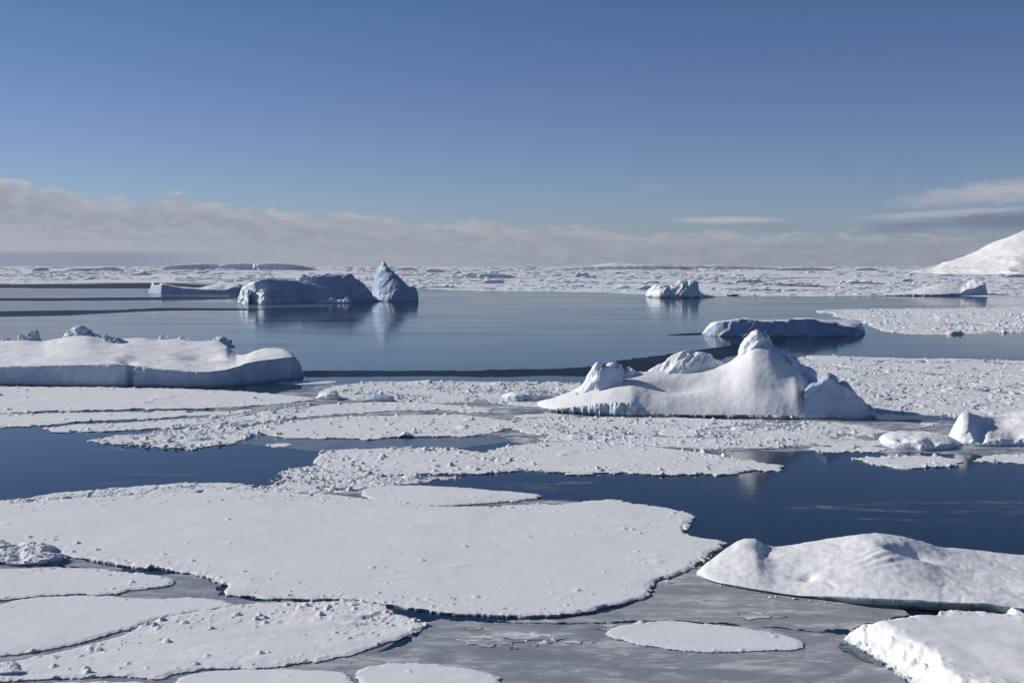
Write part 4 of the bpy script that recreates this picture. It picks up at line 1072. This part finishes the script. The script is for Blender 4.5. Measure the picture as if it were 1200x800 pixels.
# ================================================================ individual chunks
protos = []
for j in range(9):
    Vb, Fb = boulder(3, 700 + j, .62, 13)
    o = mk('ice_chunk', Vb, Fb, 'chunk', smooth=False)
    protos.append(o)
used = set()


def chunks(label, group, poly, n, a, b, z, seed, line=False):
    r = np.random.default_rng(seed)
    if line:
        p = np.asarray(poly, float); t = np.sort(r.random(n)) * (len(p) - 1)
        i = np.minimum(t.astype(int), len(p) - 2); f = (t - i)[:, None]
        pts = p[i] * (1 - f) + p[i + 1] * f + r.normal(0, 1, (n, 2)) * np.array([3., 1.0])
    else:
        pts = poly_pts(poly, n, seed)
    for px, py in pts:
        j = int(r.integers(len(protos)))
        if j in used:
            o = protos[j].copy(); C.objects.link(o)
        else:
            o = protos[j]; used.add(j)
        x, y = ground(px, py, z)
        s = a + (b - a) * r.random() ** 2.2
        o.location = (float(x), float(y), z - s * .12)
        o.rotation_euler = (r.normal(0, .12), r.normal(0, .12), r.random() * 6.28)
        o.scale = (s, s * r.uniform(.7, 1), s * r.uniform(.5, .9))
        tag(o, label, 'ice chunk', group)


chunks('small snow lump scattered along the lower rim of the very large smooth floe', 'lumps along the large floe rim', [(265, 694), (300, 690), (345, 694), (395, 698), (440, 702), (500, 706), (560, 712), (620, 713), (690, 710)], 34, .05, .17, .18, 801, True)
chunks('snow lump strewn on the large smooth floe just right of the grey pool', 'lumps beside the grey pool', [(262, 672), (330, 668), (385, 680), (380, 694), (280, 694)], 20, .05, .15, .17, 802)
chunks('ice block along the ragged right rim of the rough lower left floe', 'blocks on the rough floe rim', [(398, 735), (440, 722), (470, 734), (480, 742), (440, 752), (400, 760)], 22, .05, .2, .10, 803)
chunks('ice lump on the middle of the rough lower left floe', 'lumps on the rough floe', [(230, 745), (300, 728), (380, 735), (350, 770), (240, 775)], 14, .05, .12, .10, 804)
chunks('ice block on the left side of the rough floe next to the grey lead', 'blocks beside the grey lead', [(130, 762), (165, 735), (225, 720), (235, 735), (180, 770)], 16, .05, .13, .10, 805)
chunks('dark-sided ice block along the near rim of the rubbly floe at the dark pool', 'blocks on the pool rim', [(150, 521), (190, 524), (225, 524), (255, 520), (280, 512), (300, 508)], 20, .15, .4, .15, 806, True)
chunks('ice block on the rubbly floe left of the bright pointed floe', 'blocks on the middle rubbly floe', [(520, 545), (545, 532), (590, 540), (610, 550), (560, 554)], 24, .10, .24, .18, 807)
chunks('ice block on the bright pointed floe toward its right tip', 'blocks on the pointed floe', [(740, 546), (770, 536), (880, 545), (905, 548), (830, 552)], 16, .12, .28, .2, 808)
chunks('ice lump in the brash band right of the peaked iceberg', 'lumps in the right brash band', [(960, 425), (1190, 428), (1195, 478), (1040, 480)], 34, .3, .7, .15, 809)
chunks('ice lump on the broad flat central floe', 'lumps on the central floe', [(320, 503), (480, 490), (580, 495), (540, 508), (380, 511)], 22, .12, .32, .18, 810)
chunks('ice block on the near rim of the floe below the peaked iceberg', 'blocks below the peaked iceberg', [(700, 520), (780, 523), (850, 526), (905, 525), (935, 521)], 18, .12, .34, .12, 811, True)
chunks('pale ice lump frozen at the dark crack on the right side of the large floe', 'lumps at the dark crack', [(770, 690), (780, 672), (820, 655), (850, 643)], 14, .06, .2, .1, 812, True)
chunks('ice crumb on the surface near the far right part of the large smooth floe', 'crumbs on the far side of the large floe', [(660, 612), (790, 608), (800, 640), (740, 625)], 14, .05, .14, .17, 813)
chunks('little block heaped on the rubbly snow berg at the left edge', 'blocks on the left rubbly berg', [(2, 648), (30, 643), (60, 646), (68, 652), (20, 655)], 12, .12, .3, .7, 814)

chunks('bright crumb of ice at the left foot of the large snow hummock, lower right', 'crumbs at the hummock foot', [(826, 680), (850, 687.5), (900, 697), (940, 702), (975, 706)], 18, .05, .2, .03, 815, True)

# ================================================================ SUN, SKY, HAZE, CAMERA
SUN_EL, SUN_FWD = R(27), R(16)            # sun to the left and slightly ahead
sd = np.array([-math.cos(SUN_EL) * math.cos(SUN_FWD), math.cos(SUN_EL) * math.sin(SUN_FWD), math.sin(SUN_EL)])
L = bpy.data.lights.new('sun', 'SUN'); L.energy = 4.3; L.angle = R(.5); L.color = (1., .95, .87)
lo_ = bpy.data.objects.new('sun', L); C.objects.link(lo_)
from mathutils import Vector
lo_.rotation_euler = Vector(tuple(-sd)).to_track_quat('-Z', 'Y').to_euler()
lo_.location = (-300, 60, 200)

W = bpy.data.worlds.new('World'); bpy.context.scene.world = W; W.use_nodes = True
t = NT(W.node_tree); bg = W.node_tree.nodes['Background']
sky = t.node('ShaderNodeTexSky'); sky.sky_type = 'NISHITA'; sky.sun_disc = False
sky.sun_elevation = SUN_EL; sky.sun_rotation = math.atan2(sd[0], sd[1])
sky.altitude = 200; sky.air_density = 1.0; sky.dust_density = .2; sky.ozone_density = 2.5
tc = t.node('ShaderNodeTexCoord'); d = tc.outputs['Generated']
sx = t.node('ShaderNodeSeparateXYZ'); t.put(sx.inputs[0], d)
hor = t.math('SQRT', t.math('ADD', t.math('MULTIPLY', sx.outputs[0], sx.outputs[0]), t.math('MULTIPLY', sx.outputs[1], sx.outputs[1])))
E = t.math('MULTIPLY', t.math('DIVIDE', sx.outputs[2], t.math('MAXIMUM', hor, .001)), F)       # px above the horizon
A = t.math('MULTIPLY', t.math('ARCTAN2', sx.outputs[0], sx.outputs[1]), F)                     # px right of the view axis
K = 10.0                                     # background strength is 1/K


def ap(px):
    return math.atan((px - 600) / F) * F


def col(r, g, b):
    return c4(r * K, g * K, b * K)


# clear sky: the Nishita sky graded darker and bluer away from the horizon
grade = t.node('ShaderNodeValToRGB'); t.put(grade.inputs[0], t.math('DIVIDE', E, 700., clamp=True))
SKY_GRADE = [(0., (.46, .58, .92)), (.10, (.44, .57, .89)), (.16, (.42, .52, .79)), (.30, (.36, .46, .71)), (.45, (.285, .425, .63)), (.7, (.24, .37, .56)), (1., (.20, .32, .50))]
cr = grade.color_ramp
while len(cr.elements) < len(SKY_GRADE): cr.elements.new(.5)
for e, (p_, c_) in zip(cr.elements, SKY_GRADE):
    e.position = p_; e.color = c4(*c_)
clear = t.mix(1., sky.outputs[0], grade.outputs[0], 'MULTIPLY')

n_big = t.noise(t.comb(t.math('MULTIPLY', A, .011), t.math('MULTIPLY', E, .034), 1.3), 1., 6., .58, .3)
n_fine = t.noise(t.comb(t.math('MULTIPLY', A, .03), t.math('MULTIPLY', E, .09), 7.), 1., 6., .6, .4)
n_det = t.noise(t.comb(t.math('MULTIPLY', A, .07), t.math('MULTIPLY', E, .19), 11.), 1., 8., .62, .5)
n_fine = t.math('ADD', t.math('MULTIPLY', n_fine, .68), t.math('MULTIPLY', n_det, .32))
n_str = t.noise(t.comb(t.math('MULTIPLY', A, .004), t.math('MULTIPLY', E, .09), 3.), 1., 5., .55, .2)
# top of the cloud bank against azimuth
top = t.node('ShaderNodeValToRGB'); t.put(top.inputs[0], t.math('ADD', t.math('DIVIDE', A, 1600.), .5, clamp=True))
TOP = [(-200, 92), (0, 92), (70, 84), (140, 76), (210, 84), (300, 66), (420, 60), (520, 52), (620, 45), (720, 42), (860, 40), (960, 36), (1060, 32), (1200, 32)]
ct = top.color_ramp
while len(ct.elements) < len(TOP): ct.elements.new(.5)
for e, (px_, v_) in zip(ct.elements, TOP):
    e.position = ap(px_) / 1600 + .5; e.color = c4(v_ / 128, v_ / 128, v_ / 128)
Et = t.math('MULTIPLY', top.outputs[0], 128.)
dep = t.math('ADD', t.math('SUBTRACT', Et, E), t.math('MULTIPLY', t.math('SUBTRACT', n_fine, .5), 54.))     # depth below the cloud top
dep = t.math('ADD', dep, t.math('MULTIPLY', t.math('SUBTRACT', n_big, .5), 34.))
mask = t.math('MULTIPLY', t.rng(dep, -2., 8.), .94)
puff = t.math('MULTIPLY', t.rng(dep, 26., 2.), t.rng(n_fine, .44, .58))
shade = t.math('MULTIPLY', t.math('MULTIPLY', t.rng(dep, 4., 20.), t.rng(dep, 66., 34.)), t.rng(n_fine, .58, .44))
bank = t.mix(t.rng(E, 4., 60.), col(.395, .40, .445), col(.365, .38, .445))
bank = t.mix(t.math('MULTIPLY', t.rng(n_big, .5, .7), .35), bank, col(.28, .30, .39))
bank = t.mix(t.math('MULTIPLY', shade, .85), bank, col(.25, .275, .37))
bank = t.mix(t.math('MULTIPLY', t.rng(n_str, .5, .7), .35), bank, col(.42, .42, .46))
bank = t.mix(t.math('MULTIPLY', puff, .85), bank, col(.53, .515, .53))
c_ = t.mix(mask, clear, bank)
# blue gap under the bank at the left horizon
gap = t.math('MULTIPLY', t.rng(E, 18., 11.), t.rng(A, ap(330), ap(120)))
c_ = t.mix(t.math('MULTIPLY', gap, .95), c_, col(.055, .11, .25))


def wisp(px0, py0, wx, wy, colour, amount, tilt=0., thr=(.3, .55)):
    global c_
    ex = t.math('DIVIDE', t.math('SUBTRACT', A, ap(px0)), wx)
    ey = t.math('DIVIDE', t.math('ADD', t.math('SUBTRACT', E, HZ - py0), t.math('ADD', t.math('MULTIPLY', t.math('SUBTRACT', A, ap(px0)), tilt), t.math('MULTIPLY', t.math('SUBTRACT', n_fine, .5), wy * 2.2))), wy)
    r2 = t.math('ADD', t.math('MULTIPLY', ex, ex), t.math('MULTIPLY', ey, ey))
    m = t.math('MULTIPLY', t.rng(r2, 1.6, .0), t.rng(t.math('ADD', t.math('MULTIPLY', n_str, .6), t.math('MULTIPLY', n_fine, .4)), thr[0], thr[1], .45, 1.))
    c_ = t.mix(t.math('MULTIPLY', m, amount), c_, colour)


wisp(850, 259, 62, 4, col(.48, .50, .55), 1.)
wisp(1105, 254, 92, 4, col(.43, .46, .53), 1., -.05)
wisp(1200, 229, 125, 12, col(.45, .46, .52), 1., -.09)
wisp(1060, 269, 42, 6, col(.15, .18, .29), 1., -.03)
wisp(1180, 264, 80, 10, col(.13, .165, .28), 1., -.02)
wisp(910, 268, 60, 5, col(.22, .26, .36), .6)
wisp(1000, 288, 180, 5, col(.24, .27, .36), .5)
wisp(762, 222, 26, 5, col(.30, .34, .43), .35)
t.put(bg.inputs['Color'], c_)
bg.inputs['Strength'].default_value = 1 / K

# air
def haze_box(x0, x1, y0, y1, z0, z1, dens):
    V = [(x, y, z) for z in (z0, z1) for y in (y0, y1) for x in (x0, x1)]
    Q = [(0, 2, 3, 1), (4, 5, 7, 6), (0, 1, 5, 4), (2, 6, 7, 3), (0, 4, 6, 2), (1, 3, 7, 5)]
    m = bpy.data.materials.new('haze_air'); m.use_nodes = True
    nt = m.node_tree; nt.nodes.remove(nt.nodes['Principled BSDF'])
    pv = nt.nodes.new('ShaderNodeVolumePrincipled')
    pv.inputs['Color'].default_value = (.86, .91, 1, 1); pv.inputs['Density'].default_value = dens; pv.inputs['Anisotropy'].default_value = .2
    nt.links.new(pv.outputs[0], nt.nodes['Material Output'].inputs['Volume'])
    M['haze'] = m
    o = mk('haze', V, Q, 'haze', smooth=False)
    tag(o, 'thin cold haze hanging over the ice', 'haze', kind='stuff')


HAZE = 4e-5
if HAZE > 0:
    haze_box(-22500, 22500, -22500, 22500, -2, 420, HAZE)

cam = bpy.data.cameras.new('camera'); co = bpy.data.objects.new('camera', cam); C.objects.link(co)
co.location = (0, 0, H); co.rotation_euler = (math.pi / 2 - P, 0, 0)
cam.sensor_width = 36; cam.lens = F / 1200 * 36; cam.clip_start = .5; cam.clip_end = 90000
S = bpy.context.scene
S.camera = co
S.view_settings.view_transform = 'Standard'; S.view_settings.look = 'None'; S.view_settings.gamma = 1.0
S.view_settings.exposure = 0.0
S.cycles.use_denoising = True
S.cycles.max_bounces = 6; S.cycles.volume_bounces = 0
